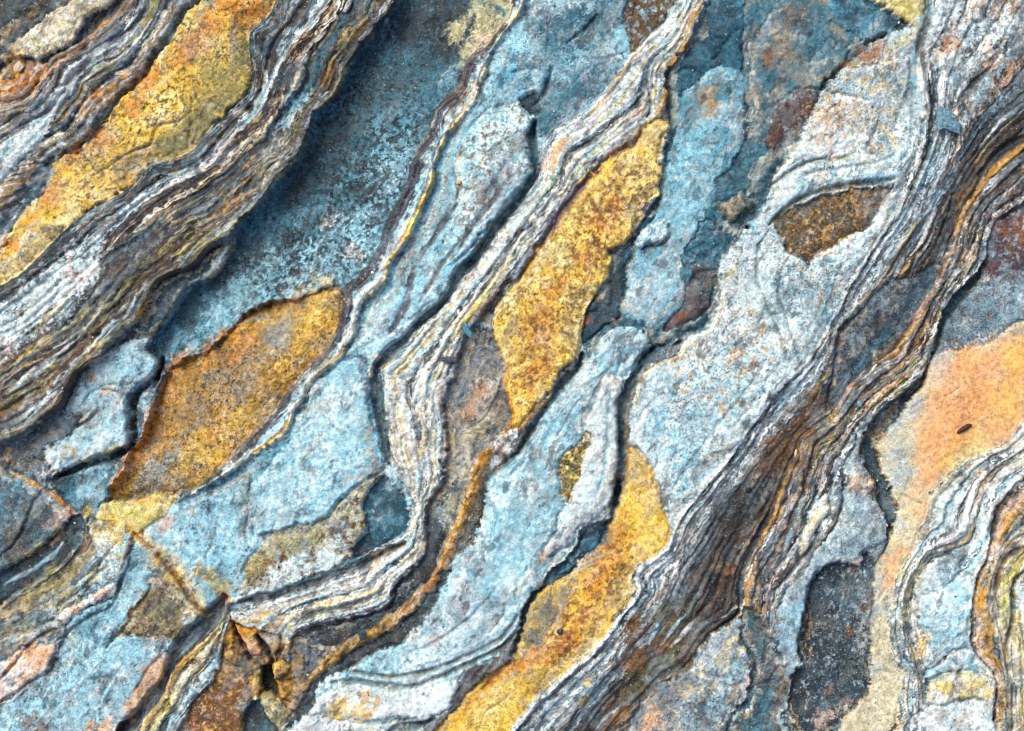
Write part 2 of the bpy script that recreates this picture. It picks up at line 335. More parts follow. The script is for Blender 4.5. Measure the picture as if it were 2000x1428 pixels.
# white beds on the left
stain_or_shade('130,540,50 90,580,50 170,520,34 60,620,40 30,660,36 190,490,24 120,600,30 20,640,36', 'pb', .8, 1.3, 26)
stain_or_shade('150,560,30 180,530,20 130,590,22', 'wh', .8)
stain_or_shade('140,530,22 95,640,14 25,680,18', 'pk', .6)
stroke('145,575 120,605 95,625 75,650', 'yg', 9, 2, .8)
stroke('270,455 300,440 340,405', 'yg', 6, 1, .6)
stroke('300,470 270,500 235,530 200,560', 'bw', 22, -2, .6)
stroke('430,440 395,470 360,495 340,505', 'yg', 9, 2, .8)
stroke('500,400 470,430 440,455 400,480 380,500', 'yg', 5, 1, .7)
stroke('560,300 530,340 500,370 470,400', 'ye', 5, 1, .7)
stroke('500,370 465,395 440,412 410,430', 'og', 12, 1, .6)
stroke('635,225 610,262 595,295 560,335 530,370', 'yg', 6, 2, .8)
stroke('690,120 672,150 655,180 640,200', 'cy', 5, 2, .8)
stroke('655,125 640,160 620,190', 'og', 8, 1, .6)
stroke('190,590 165,620 130,645 100,660 60,690 20,725', 'yg', 6, 1, .8)
stroke('270,500 240,540 215,580 200,600 160,640', 'ck', 9, -5, .6)
stroke('205,650 165,665 135,690 90,710 40,740', 'dk', 9, -6, .6)
stroke('230,570 205,605 180,635 140,665 110,680', 'wh', 5, 2, .7)
stroke('302,572 291,594 274,622 262,634 247,640 220,665 190,680', 'ye', 6, 2, .95)
stroke('300,580 285,605 270,625', 'og', 5, 1, .9)
stroke('245,643 215,668 185,678 170,685', 'cy', 11, 2, .9)
stroke('160,660 120,690 80,715 30,760 0,790', 'wh', 8, 2, .7)
stroke('120,690 90,720 50,750 20,770', 'pb', 9, 2, .6)
stroke('205,696 180,710', 'og', 7, 2, .9)
stroke('8,690 10,740 8,790 2,850', 'og', 5, 1, .6)
stroke('110,745 80,770 40,790 0,805', 'ol', 16, -3, .5)
stroke('130,760 100,800 60,825 20,845', 'cw', 7, 2, .6)

# the great blue slab below the upper ledge
plate('810,-60 770,20 740,55 700,100 680,135 665,170 645,200 625,225 605,260 590,300 555,340 520,385 500,412 476,442 459,462 442,497 413,543 385,555 365,570 345,598 325,622 305,650 292,672 287,688 304,705 307,722 300,738 318,738 335,715 350,700 385,688 415,672 440,645 470,620 500,597 530,590 575,578 620,565 665,562 690,545 715,520 740,480 745,455 755,430 775,390 797,345 800,320 820,290 838,260 845,215 875,185 895,165 905,125 930,95 950,80 985,40 1010,0 1030,-60',
      'bl', 'mb', -20, 'broad blue slab below the upper ledge', tint=.5, mot=90, thr=.52, sharp=.2, spk=('nb', .22, 8), gap=2, terr=2, gr=.7, tilt=(10, 4), marg=0)
stain_or_shade('860,20,80 930,50,66 800,60,70 880,90,50', 'dk', .8, .8, 40)
stain_or_shade('700,190,80 640,270,60 600,340,50 720,110,60 560,380,40', 'nb', .7, .7, 60)  # the slab's dark mottling, plus the ledge's shade painted into the colour
stain_or_shade('820,130,70 760,190,80', 'nb', .4, .8, 60)
stain_or_shade('480,500,60 420,560,50 360,610,40 310,680,26', 'nb', .75, 1.2, 36)
stain_or_shade('640,520,90 560,540,70 720,420,70 760,330,50 690,480,60 480,570,60 420,620,40 880,150,24 380,665,30 600,560,50', 'lb', .6, .8, 60)
stain_or_shade('560,470,26 600,440,22', 'dk', .8, .8); stain_or_shade('680,490,22 700,500,18 640,430,20', 'pk', .5)
stain_or_shade('960,20,50 920,90,34 890,55,24 940,60,30', 'po', .85, 1.2, 26); stain_or_shade('935,85,26', 'pk', .5)
freckle('660,430,150 760,330,110 560,540,90 700,250,150', 'dk', .8, .25, 7)
plate('459,462 455,480 442,497 430,520 413,543 390,552 372,560 355,580 344,600 325,625 305,650 297,664 290,660 262,640 280,615 300,580 312,560 335,545 370,528 395,510 425,480', 'sl', 'nb', 12, 'dark sliver plate with an orange rim', mot=24, terr=2)
stroke('459,464 455,480 442,499 430,520 413,543', 'og', 5, 2, .9)
stroke('446,485 430,510 410,535 385,548', 'pb', 14, 1, .8)
stroke('372,562 352,585 340,605 318,632', 'lb', 7, 1, .7)

bundle(GL, L6, 'pu/ck.30 ck/pu.20 gs/lb.16 lb/wh.16 wh/ye.18', 6, 16, label='grey strip with a yellow rim crossing the blue slabs', wob=.06)
stroke('1025,5 1002,45 975,85 960,112', 'yg', 14, 2, .8)
stroke('1000,10 975,55 955,80', 'cy', 12, 2, .7)
stroke('958,118 946,155 936,190 921,214 896,238 876,263 861,288 856,310 846,350 836,383 828,405 815,433 791,473 770,500', 'ye', 7, 3, 1, brk=.2)
stroke('770,500 758,528 750,553 733,572 712,590 703,612', 'cy', 8, 3, .95, brk=.2)
stroke('955,130 940,170 925,205 900,235', 'wh', 7, 2, .9)
stroke('742,540 726,562 705,585 694,625 680,665', 'wh', 8, 2, .9)
stroke('668,698 640,718 610,748 592,780 575,812 560,842 530,872', 'cw', 9, 2, .9)
stroke('665,690 635,716 605,742', 'go', 5, 2, .8)
stain_or_shade('905,140,20 870,200,18', 'br', .7)

# ochre lens in the middle left
plate('665,563 669,590 661,625 650,655 625,690 600,711 575,740 555,770 530,800 505,830 480,860 445,895 410,930 370,955 300,972 250,982 205,982 212,950 235,925 255,890 275,860 290,820 300,780 315,745 335,716 355,702 400,686 425,672 442,648 470,624 500,604 530,595 580,582 640,563', 'go', 'tn', -22, 'large ochre lens in the middle left', tint=.45, name='stone_lens', mot=34, thr=.55, spk=('dl', .30, 6), gap=5, terr=2, gr=.8, tilt=(5, 2))
stain_or_shade('600,600,60 560,690,46 620,590,36 560,640,50 500,800,40 450,830,30', 'ye', .5, 1.3, 20)
stain_or_shade('320,750,30 300,800,28 290,840,26 260,890,24 230,930,20 350,710,28 470,690,36 410,690,28 440,660,24', 'og', .75, 1.2, 20)
stain_or_shade('300,925,44 350,890,36 270,955,34 540,660,46 420,760,40 480,740,40 380,800,40 570,610,30 520,790,30', 'tn', .6, 1.3, 18); stain_or_shade('300,930,36 345,880,26 545,655,30', 'gs', .5, 1.3, 14)
stain_or_shade('380,890,40 420,900,30', 'ye', .6); stroke('352,702 332,722 312,752 298,790 288,830 272,866 252,898 230,932 208,965', 'og', 20, 0, .9, soft=.9, brk=.5); stroke('440,655 470,628 505,606 560,590 620,575', 'og', 12, 0, .6, soft=.9)
stroke('655,655 625,695 590,735 555,775 520,815 480,862 430,915', 'tn', 18, 0, .6, soft=.9)
stroke('660,566 620,568 578,582 532,594 502,602 472,623 444,648 424,671 395,686 352,702', 'bw', 7, -5, .8, hw=8)

plate('202,983 250,980 300,970 348,966 338,990 320,1010 280,1040 255,1036 222,1022 186,1008', 'py', 'yg', 0, 'yellow-stained tip below the ochre lens', mot=18, gap=3, terr=2, marg=0)
# pale blue slabs through the middle
plate(cat(L6, '322,1006 278,1036 292,1062 322,1095 352,1130 372,1160 402,1202 425,1192 440,1168', rev(S1L)), 'lb', 'mb', 0, 'long pale blue slab through the middle', mot=60, thr=.60, spk=('sl', .22, 8), gap=2, terr=2, gr=.5)
stain_or_shade('1100,60,60 1060,110,40 1170,60,60 1200,20,40 1150,130,60 1090,200,60 1060,240,40 1120,190,60', 'bl', .8, 1.2, 36)
stain_or_shade('1130,20,36 1060,30,40 1000,130,34', 'db', .7, 1.2)
stain_or_shade('1150,40,26 1140,70,24', 'nb', .6)
stain_or_shade('1210,70,34 1030,150,40 985,150,30', 'lb', .8, 1.2)
plate('1008,200 1020,213 1033,224 1048,232 1045,255 1031,269 1025,302 1036,316 1042,338 1030,356 1000,388 975,415 945,450 900,500 875,520 872,480 880,430 893,380 888,330 895,290 925,240 960,212', 'lb', 'pb', 7, 'pale blue plate with a scalloped right edge', mot=40, gap=4, terr=2, spk=('tn', .26, 8))
plate('1000,125 1030,135 1072,138 1068,165 1058,188 1040,180 1022,185 1008,198 985,205 960,200 960,160', 'lb', 'mb', 5, 'small pale blue plate under the dark bedding step', gap=3, terr=1)
plate('1010,200 1022,190 1040,182 1056,190 1048,205 1052,225 1030,222', 'nb', 'db', -6, 'dark blue notch between two pale plates', gap=1, terr=0)
stroke('1000,140 1030,135 1060,138 1075,142', 'nb', 3, -7, .8, hw=6)
stroke('1080,135 1068,160 1058,190 1045,205', 'nb', 6, -9, .8, hw=8)
stroke('1165,30 1140,60 1110,85', 'nb', 10, -8, .6)
stain_or_shade('985,330,26 1000,350,22 960,370,30 940,380,24', 'pu', .5, 1.3); stain_or_shade('940,365,20 1010,290,20 970,300,20', 'tn', .5)
stroke('890,400 868,430 850,465 820,500 806,545 796,590 778,622 762,650', 'pu', 15, -4, .9)
stroke('985,320 970,355 975,380 950,405 925,440 900,480', 'pu', 14, -3, .75)
stroke('900,470 870,510 845,550 820,590', 'br', 9, -3, .8)
stroke('1000,345 975,375 945,420', 'br', 8, -2, .7)
stroke('880,395 860,440 838,480', 'sl', 9, -3, .7)
stroke('930,500 895,545 860,590 825,625 790,650 760,680', 'pb', 9, 2, .7)
stroke('960,400 930,440 905,475 880,510', 'br', 9, -2, .6)
stroke('860,540 835,565 815,580', 'br', 7, -2, .6)
stroke('870,570 830,600 800,625 770,640', 'br', 4, -3, .6)
stroke('840,600 805,630 770,650 745,672', 'pb', 8, 2, .7)
stroke('1000,405 975,425 948,465 918,505 895,528', 'cy', 7, 3, .9)
stroke('1000,390 985,405 960,430', 'wh', 10, 1, .8)
stroke('750,690 730,695 715,700', 'yg', 7, 2, .8)
plate('600,765 622,740 640,728 665,702 700,700 716,712 712,745 720,792 730,822 734,850 738,885 752,905 742,922 720,938 690,950 665,970 645,1000 625,1018 600,1022 560,1033 518,1043 500,1040 493,1005 484,965 500,940 530,905 555,880 572,850 582,815', 'lb', 'pb', 7, 'smooth pale blue plate in the lower middle', mot=60, thr=.56, gap=6, terr=1.5, gr=.4, spk=('mb', .2))
stain_or_shade('640,790,16 680,740,14 600,800,14', 'tn', .5); stain_or_shade('650,900,60 560,960,50 690,850,40', 'lb', .5)
stain_or_shade('620,870,40 560,1000,40', 'pb', .4)
plate('756,906 750,930 722,960 710,985 713,1020 706,1048 692,1063 686,1086 660,1106 620,1121 560,1141 505,1152 470,1160 478,1125 488,1092 505,1066 516,1044 560,1034 625,1019 645,1001 665,971 690,951 742,924', 'po', 'gs', 2, 'olive-grey rough plate in the lower middle', mot=30, thr=.5, gap=4, terr=2, gr=.7, spk=('bw', .3, 10))
stain_or_shade('530,1085,40 580,1060,30 500,1110,26 620,1040,30', 'ol', .7); stain_or_shade('570,1110,36 640,1080,30 545,1125,24', 'pb', .8); stain_or_shade('525,1100,20', 'ru', .4)
stroke('645,1030 620,1060 600,1090', 'dl', 3, -4, .7)
plate('752,930 766,946 790,970 798,1010 790,1036 770,1052 740,1072 702,1090 684,1092 692,1064 712,1046 714,1015 709,985 724,960', 'db', 'bl', -14, 'deep blue hollow among pale folded beds', marg=0, mot=40, gap=3, terr=2, gr=.6)
stain_or_shade('700,1075,14', 'mr', .6); stain_or_shade('765,955,16', 'gs', .5)
stain_or_shade('340,1040,40 380,1050,40 440,1000,50 400,1070,40 440,1090,36 350,1010,30', 'lb', .6)
stain_or_shade('320,1030,16 330,1020,14', 'pk', .6); stain_or_shade('480,980,24 470,1030,20', 'tn', .4)

bundle(S1L, S1R, 'gs/wh.10 gb/gs.07 wh/pb.13 cw/py.07 wh/lb.14 gs/ck.08 wh/cw.13 gy/lb.06 cw/py.06 wh/pb.10 gy/pu.06', 4, 10, con=.5, label='white laminated beds sweeping through the middle', rel=1.2, wob=.08)
plate('1245,-60 1228,0 1215,28 1217,50 1228,75 1228,92 1235,104 1255,86 1275,62 1295,42 1312,20 1322,0 1335,-60', 'bw', 'dl', -4, 'dark brown speckled patch at the top', mot=16, gap=2, terr=1, spk=('gs', .32, 7), gr=.8)
stroke('1375,0 1350,40 1338,80 1322,112 1300,135', 'go', 12, 3, .8); stroke('1380,-10 1355,42 1343,82 1326,114 1304,138', 'bw', 6, 0, .6)
stroke('1362,0 1340,30 1325,70 1315,95', 'pk', 8, 2, .7)
stroke('1300,150 1296,190 1285,215 1275,235', 'go', 12, 3, .8); stroke('1275,230 1250,255 1215,280', 'og', 8, 0, .6)
stroke('1290,60 1255,92 1230,120 1205,160 1180,190', 'go', 7, 2, .8)
stroke('1325,20 1300,50 1265,80 1240,105', 'wh', 10, 2, .9)
stroke('1240,130 1222,165 1195,200 1165,230 1130,265 1105,285', 'wh', 12, 2, .85)
stroke('1190,190 1165,215 1140,240', 'ye', 8, 1, .8)
stroke('1260,180 1235,215 1195,245 1160,275 1120,300 1095,340', 'ck', 10, -7, .7)
stroke('1300,95 1275,125 1262,155 1245,185', 'bl', 14, -6, .7)
stain_or_shade('1085,295,20 1072,315,18 1100,275,16', 'pe', .7)
stroke('1262,170 1256,205 1240,230 1215,250', 'pk', 14, 2, .8); stroke('1255,225 1220,255 1190,290 1165,312', 'wh', 14, 2, .8)
stroke('1210,285 1185,305 1165,318', 'og', 6, 2, .9); stroke('1165,320 1135,352 1118,378', 'ye', 6, 2, .8)
stroke('1265,175 1270,205 1262,228', 'db', 7, -8, .9)
stroke('1118,300 1090,345 1065,380 1040,410', 'yg', 6, 1, .6)
stroke('1040,365 1010,400 985,430 960,470 935,505', 'ck', 8, -6, .7)
stroke('1060,380 1030,420 1000,455 970,500 940,535 915,560', 'wh', 9, 2, .8)
stroke('1000,500 975,540 950,575 915,620 885,665', 'ye', 12, 3, .9); stroke('960,560 925,610 890,650', 'yg', 8, 2, .7)
stroke('975,545 950,585 930,620 915,640', 'wh', 9, 2, .8); stroke('968,570 945,605 928,632', 'og', 9, 2, .95)
stroke('1020,450 985,505 955,548 925,590', 'dk', 6, -7, .8)
# cleft beside the white beds
stroke('1046,238 1040,275 1045,310 1047,340 1022,378 990,415 960,455 925,505 897,540 880,570 850,605 815,632 785,668 755,695 735,715 730,745 736,790 747,830 754,870 760,905', 'db', 16, -30, .8, hw=18, brk=.1)
stroke('742,705 740,740 750,790 762,830', 'bl', 22, -3, .4)
stroke('800,660 775,700 765,740 768,790 775,840', 'gs', 16, 1, .5)
stroke('870,690 855,740 845,790 842,840', 'wh', 10, 3, .8); stroke('830,700 812,760 805,820 800,870', 'wh', 8, 2, .7)
stroke('795,780 785,830 780,870', 'yg', 8, 1, .6); stroke('835,850 820,890 810,920', 'ye', 7, 1, .8); stroke('845,880 832,925 822,950', 'wh', 11, 2, .9)
stroke('895,690 888,722 874,760 866,800 873,840 870,880 868,920', 'cw', 7, 3, .8); stroke('866,800 873,840 871,880 868,915', 'og', 4, 2, .8)
stroke('866,940 845,970 832,990', 'og', 8, 2, .8); stroke('850,930 835,955 822,970', 'cw', 14, 2, .8)
stroke('780,880 795,920 815,970 822,1010 826,1050', 'wh', 12, 3, .8); stroke('800,930 812,965 818,1000', 'cy', 6, 1, .7)
stroke('832,1005 834,1040 826,1085 800,1115', 'cy', 7, 3, .8); stroke('826,1060 815,1090', 'og', 4, 1, .7)
stroke('815,1090 785,1110 755,1140 720,1160 680,1175 620,1190', 'wh', 16, 3, .8)
stroke('800,1065 760,1090 735,1120 690,1140 640,1150 590,1165', 'wh', 12, 2, .7); stroke('775,1120 735,1150 690,1165 640,1178 600,1185', 'ye', 7, 1, .6)
stroke('750,1150 700,1175 650,1190 600,1205 570,1225', 'dl', 7, -6, .6)
stroke('700,1170 650,1182 595,1195 560,1215', 'yg', 6, 1, .6)
stroke('790,1060 750,1082 700,1105 650,1125 590,1146 530,1163 470,1175', 'nb', 16, -24, .8, hw=18)
stroke('640,1130 590,1150 550,1165', 'pk', 6, 1, .5); stroke('560,1185 530,1205', 'mr', 8, 0, .7)
stain_or_shade('740,1100,24 700,1130,20', 'pk', .4)
stain_or_shade('620,1250,26 660,1235,20', 'dl', .6); stain_or_shade('650,1240,14', 'go', .7)
stroke('720,1205 680,1230 640,1260 600,1275', 'cw', 9, 2, .7)
stroke('600,1250 580,1290 565,1330', 'gs', 12, 2, .6)

# brown-grey bed left of the golden lens and down to the bottom
plate('1000,545 960,585 925,632 908,660 900,692 890,724 876,762 867,800 873,840 871,880 869,920 861,952 836,987 832,1005 834,1060 823,1093 796,1123 771,1151 760,1181 720,1201 690,1209 640,1216 596,1229 571,1251 557,1291 546,1331 530,1500 580,1500 600,1390 640,1360 650,1330 700,1300 740,1270 790,1250 815,1225 838,1200 862,1150 882,1108 895,1078 920,1058 945,1000 950,960 962,930 1000,890 1030,850 1060,800 1075,775 1110,745 1130,720 1128,700 1050,640', 'tn', 'gy', -8, 'brown-grey bed left of the golden lens', mot=40, gap=3, terr=2, gr=.6, spk=('nb', .25, 9))
stain_or_shade('945,760,26 920,800,22', 'pe', .5); stain_or_shade('910,860,30 890,920,26 940,840,30', 'po', .45); stain_or_shade('905,690,26 890,760,20 930,700,20', 'pu', .6)
stain_or_shade('950,970,40 945,1010,36 930,1040,30', 'dk', .65); stain_or_shade('850,1040,26 845,1080,26 800,1150,30 780,1190,30 740,1230,30 840,1130,22', 'dk', .75)
stain_or_shade('700,1270,34 660,1310,34 620,1350,34 590,1390,30 690,1290,24', 'nb', .75); stain_or_shade('870,1010,24 850,1000,20', 'sl', .5)
stroke('1078,768 1040,803 1002,833 966,876 934,908 926,950 911,990 900,1020 886,1050 870,1090 850,1130 820,1160 790,1188 750,1222 720,1242 680,1262 640,1292 610,1325', 'go', 25, 4, .85, brk=.6, gr=.9)
stroke('1060,785 1002,833 966,876 934,908 926,950 911,990 900,1020 886,1050 870,1090 850,1130 820,1160', 'og', 13, 1, .8)
stain_or_shade('880,1000,24 900,960,16 830,1130,26 700,1250,24', 'ck', .4)
stroke('1000,835 966,878 934,912 926,950 908,995 886,1052', 'oc', 14, 2, .8)
stroke('870,1095 850,1135 815,1165 780,1200', 'ru', 10, 0, .6); stroke('830,1165 800,1190 770,1210', 'go', 14, 0, .6)
stroke('855,1155 835,1190 805,1220 770,1250 720,1275', 'cw', 6, 3, .7); stroke('775,1258 750,1268 715,1282', 'cy', 9, 3, .7)
stroke('640,1295 615,1325 600,1340', 'go', 18, 2, .7)
stain_or_shade('880,990,22 890,1040,18', 'yg', .35)
plate('836,1012 835,1060 824,1093 797,1123 772,1151 761,1181 721,1201 690,1212 640,1222 600,1240 610,1262 660,1258 705,1238 750,1208 795,1175 830,1140 856,1095 872,1050 862,1015', 'ck', 'dk', -12, 'charcoal bed beneath the folded white beds', mot=20, gap=2, terr=2, gr=.9)
plate('882,1110 866,1150 842,1200 818,1228 790,1252 742,1276 692,1306 652,1326 626,1352 602,1396 578,1425 560,1410 590,1370 612,1338 655,1302 710,1262 770,1226 815,1188 850,1148 868,1112', 'ck', 'sl', -14, 'charcoal bed under the orange vein', mot=20, gap=2, terr=2, gr=.9)
stroke('740,1230 690,1258 645,1290 612,1325', 'go', 16, 3, .8)

# golden lens
plate('1262,242 1280,235 1298,240 1307,253 1292,275 1286,300 1291,330 1282,370 1275,386 1251,402 1250,425 1236,450 1230,466 1205,481 1190,491 1193,515 1180,545 1170,570 1146,600 1136,640 1131,660 1128,700 1096,722 1076,765 1050,790 1002,832 1000,800 990,770 984,740 990,720 976,690 966,660 960,622 975,585 1010,545 1050,487 1085,432 1130,372 1162,340 1176,322 1202,300 1226,285', 'ye', 'py', 6, 'golden yellow lens in the centre', tint=.45, name='stone_lens', mot=34, thr=.6, gap=4, terr=1.5, gr=.7, tilt=(2, 0))
stain_or_shade('1275,270,50 1245,340,44 1150,420,40 1100,480,36 1230,410,34 1040,560,30 1120,640,40 1110,560,30', 'py', .6, .8, 40); stain_or_shade('1280,265,26 1210,330,20', 'tn', .4)
stain_or_shade('1180,440,34 1150,500,34 1060,580,36 1050,640,40 1060,700,34 1040,740,30 1090,560,24 1200,400,26', 'og', .65, 1.2, 18)
freckle('1170,430,70 1150,490,60 1060,600,80 1055,680,70 1040,740,60 1220,370,60', 'ru', .8, .22, 7)
freckle('1100,560,160 1200,380,120', 'bw', .6, .02, 6)
stroke('1262,246 1226,286 1202,302 1176,324 1162,342 1130,374 1085,434 1050,489 1012,545', 'ru', 12, -4, .7)
stroke('1150,345 1115,390 1080,435 1055,470', 'pu', 22, 0, .7)
stroke('975,690 990,720 984,740 990,770 1001,800 1000,830', 'og', 7, 1, .8)
stain_or_shade('1000,640,22 985,670,18', 'tn', .5)

# dark blue floor right of the golden lens
plate('1400,-60 1387,0 1357,45 1347,85 1327,112 1303,140 1300,200 1307,252 1297,300 1292,340 1282,385 1256,425 1239,465 1194,495 1194,520 1181,550 1151,600 1137,645 1131,690 1131,720 1112,745 1150,740 1270,690 1330,662 1380,640 1405,590 1400,540 1410,500 1440,460 1480,420 1500,370 1510,345 1540,310 1560,270 1600,180 1660,130 1720,75 1765,50 1800,20 1815,-60', 'db', 'bl', -12, 'dark blue floor between the golden lens and the pale slab', tint=.4, mot=60, gap=2, terr=4, gr=.5)
plate('1470,-60 1458,60 1450,120 1446,150 1455,200 1461,250 1475,280 1500,270 1512,215 1540,190 1560,175 1595,170 1612,155 1642,125 1662,80 1632,20 1610,-60', 'bl', 'tn', -10, 'brown-stained blue floor plate near the top', mot=55, thr=.54, gap=3, terr=2, gr=.35)
stain_or_shade('1500,120,20 1560,30,30 1480,60,24', 'bw', .5); stain_or_shade('1580,80,40 1560,130,30 1490,30,20 1600,40,24', 'bl', .7); stain_or_shade('1475,180,26', 'tn', .7); stain_or_shade('1500,110,14', 'ru', .7)
plate('1615,-10 1680,0 1720,20 1762,38 1760,55 1722,68 1690,82 1662,62 1632,38', 'mb', 'db', -4, 'blue plate under the yellow patch at the top', gap=3, terr=2)
stain_or_shade('1735,35,22 1750,45,16', 'nb', .7)
plate('1690,-60 1702,0 1730,20 1768,42 1790,45 1805,25 1815,-60', 'yg', 'py', 4, 'yellow patch at the top', gap=2, terr=1)
plate('1380,142 1410,128 1445,135 1450,175 1448,200 1458,225 1461,250 1455,282 1438,308 1425,330 1403,350 1400,370 1388,385 1390,400 1375,415 1368,440 1360,460 1338,478 1332,492 1332,520 1325,540 1335,560 1330,590 1312,620 1290,635 1268,648 1262,635 1230,622 1215,605 1222,565 1225,530 1235,500 1255,455 1275,425 1290,380 1300,340 1315,290 1322,230 1330,180 1355,160', 'lb', 'mb', -7, 'pale blue plate right of the golden lens', mot=60, thr=.52, gap=2.5, terr=2.5, gr=.4)
stain_or_shade('1390,180,50 1350,220,40 1430,240,30 1420,170,30', 'bl', .65, 1.2); stain_or_shade('1380,190,26 1390,215,18', 'go', .55, 1.5, 14); stain_or_shade('1350,310,50 1330,400,40 1280,560,40 1290,590,36', 'lb', .6)
plate('1240,468 1256,452 1272,440 1300,430 1310,455 1302,475 1285,482 1262,480 1248,490', 'lb', 'pb', 1, 'small raised flake on the pale blue plate', gap=4, terr=1)
stroke('1235,495 1262,484 1285,482 1305,470', 'nb', 3, -6, .7)
plate('1194,497 1238,468 1236,500 1226,530 1222,562 1214,600 1222,622 1180,640 1142,668 1134,652 1152,602 1178,570 1194,520', 'sl', 'db', -16, 'broken dark blue rock beside the golden lens', mot=26, gap=4, terr=6)
stain_or_shade('1145,625,14 1205,635,16', 'ru', .7); stain_or_shade('1200,560,16', 'mr', .4); stroke('1195,640 1165,650 1140,670', 'mr', 4, -5, .7)
plate('1595,178 1560,178 1530,195 1512,216 1506,250 1500,270 1508,292 1522,285 1536,252 1560,242 1577,225 1592,200', 'mr', 'br', -2, 'dark maroon flake on the blue floor', gap=3, terr=1, mot=20)
stain_or_shade('1503,270,9 1508,285,8', 'ru', .5)
plate('1385,515 1402,545 1392,585 1380,612 1322,642 1298,650 1308,625 1330,602 1337,565 1353,542 1353,527', 'sl', 'mr', -12, 'rust-stained hollow beside the pale slab', mot=22, gap=4, terr=5, thr=.5)
stain_or_shade('1330,620,16 1345,610,14 1375,590,10', 'ru', .45)
plate('1395,400 1415,420 1435,435 1470,400 1440,385 1418,395', 'sl', 'tn', -6, 'small grey flake on the dark blue floor', gap=4, terr=2)
plate('1332,495 1362,460 1378,428 1395,440 1400,480 1392,510 1370,518 1345,530', 'db', 'bl', -18, 'deep blue ledge in the floor', gap=3, terr=3)
stain_or_shade('1440,100,30 1400,60,40', 'db', .5); stain_or_shade('1400,110,20', 'nb', .5)
stroke('1372,142 1345,130 1320,140', 'nb', 10, -8, .7)

# pale strip with the rounded knob
plate('1160,682 1180,652 1220,640 1256,650 1269,670 1262,700 1240,722 1221,745 1209,770 1204,810 1204,850 1209,880 1203,940 1191,990 1156,1020 1126,1035 1121,1065 1101,1090 1071,1115 1051,1145 1031,1165 1021,1195 1013,1230 996,1258 961,1290 921,1305 896,1345 866,1390 831,1412 800,1500 560,1500 576,1415 600,1395 625,1350 650,1325 690,1305 740,1275 790,1252 815,1228 838,1200 862,1150 882,1108 895,1080 920,1060 945,1000 950,960 962,932 1000,892 1030,852 1060,802 1075,780 1110,747 1131,722', 'lb', 'pb', 4, 'pale blue strip with a rounded knob at its upper end', mot=50, thr=.52, gap=3, terr=2, gr=.4)
stroke('1160,695 1190,680 1215,672 1240,668 1252,660', 'pb', 12, 3, .6); stain_or_shade('1200,665,26', 'mb', .5)
stroke('1250,690 1225,715 1200,740', 'pb', 14, 2, .8); stroke('1248,672 1246,700 1225,725', 'sl', 3, -3, .7)
plate('1180,735 1172,755 1158,785 1145,810 1142,850 1128,865 1108,885 1092,915 1092,945 1102,985 1094,1010 1090,1040 1070,1060 1060,1085 1075,1090 1095,1075 1118,1060 1125,1035 1156,1020 1191,990 1203,940 1209,880 1204,850 1204,810 1209,770 1221,745 1205,735', 'pb', 'wh', 9, 'whitish raised layer along the pale strip', mot=36, gap=4, terr=2, gr=.4, spk=('gs', .2, 9))
plate('1146,842 1153,852 1142,890 1137,928 1122,958 1103,985 1092,932 1090,914 1110,882 1128,862', 'dl', 'ol', 0, 'olive-brown sliver on the pale strip', mot=14, gap=3, terr=1, gr=.9, spk=('ye', .3, 6))
stroke('1180,735 1165,760 1155,790 1142,815 1140,845', 'sl', 10, -4, .7); stroke('1176,738 1160,768', 'bw', 4, -2, .7)
stain_or_shade('1120,830,30 1040,905,26 1110,770,24', 'gb', .6); stain_or_shade('1000,1050,60 980,1110,50 1010,980,40', 'lb', .5); stain_or_shade('1062,1090,14', 'og', .6); stain_or_shade('1065,1080,10', 'bw', .7)
stain_or_shade('985,870,24 970,900,16 1000,850,14', 'wh', .9); stain_or_shade('985,880,16', 'og', .6, 1.5, 14)
stain_or_shade('930,1120,30 905,1150,26 920,1090,20 860,1210,30 900,1200,26 960,1180,30', 'gy', .65, 1.3); stain_or_shade('890,1140,24 870,1230,30 840,1260,30', 'pb', .8); stain_or_shade('850,1250,16', 'pk', .7)
stain_or_shade('960,1230,30 930,1250,30', 'gs', .7)
stroke('1010,1205 985,1240 950,1265 905,1285 870,1300 820,1315 770,1322 720,1318 680,1312', 'dl', 8, -10, .7, hw=9)
stroke('1012,1235 980,1265 940,1285 890,1310 840,1330 790,1342 730,1338 690,1332 650,1335', 'dl', 10, -10, .7, hw=10)
stroke('1000,1225 960,1258 900,1292 850,1310 790,1328 730,1326', 'lg', 7, 3, .8)
stroke('990,1180 975,1215 950,1240', 'bw', 3, -5, .6); stroke('1025,1175 1005,1225 985,1250', 'gs', 8, 2, .6)
plate('640,1352 670,1340 720,1343 790,1352 850,1342 890,1326 900,1340 868,1388 832,1408 790,1402 740,1412 700,1410 650,1402 612,1395', 'wh', 'pb', 10, 'white plate with yellow flecks at the bottom', mot=36, gap=4, terr=2, gr=.35)
stain_or_shade('665,1385,26 700,1390,22 650,1400,20', 'ye', .8, 1.6, 14); stain_or_shade('715,1362,14 735,1370,12 720,1395,14', 'oc', .8, 1.5, 12)
plate('585,1412 610,1398 650,1408 700,1415 745,1418 790,1408 830,1414 800,1500 560,1500', 'wh', 'gs', 4, 'white lower step at the bottom edge', gap=4, terr=2)
stroke('850,1405 820,1418 780,1422 750,1440', 'nb', 14, -14, .8)

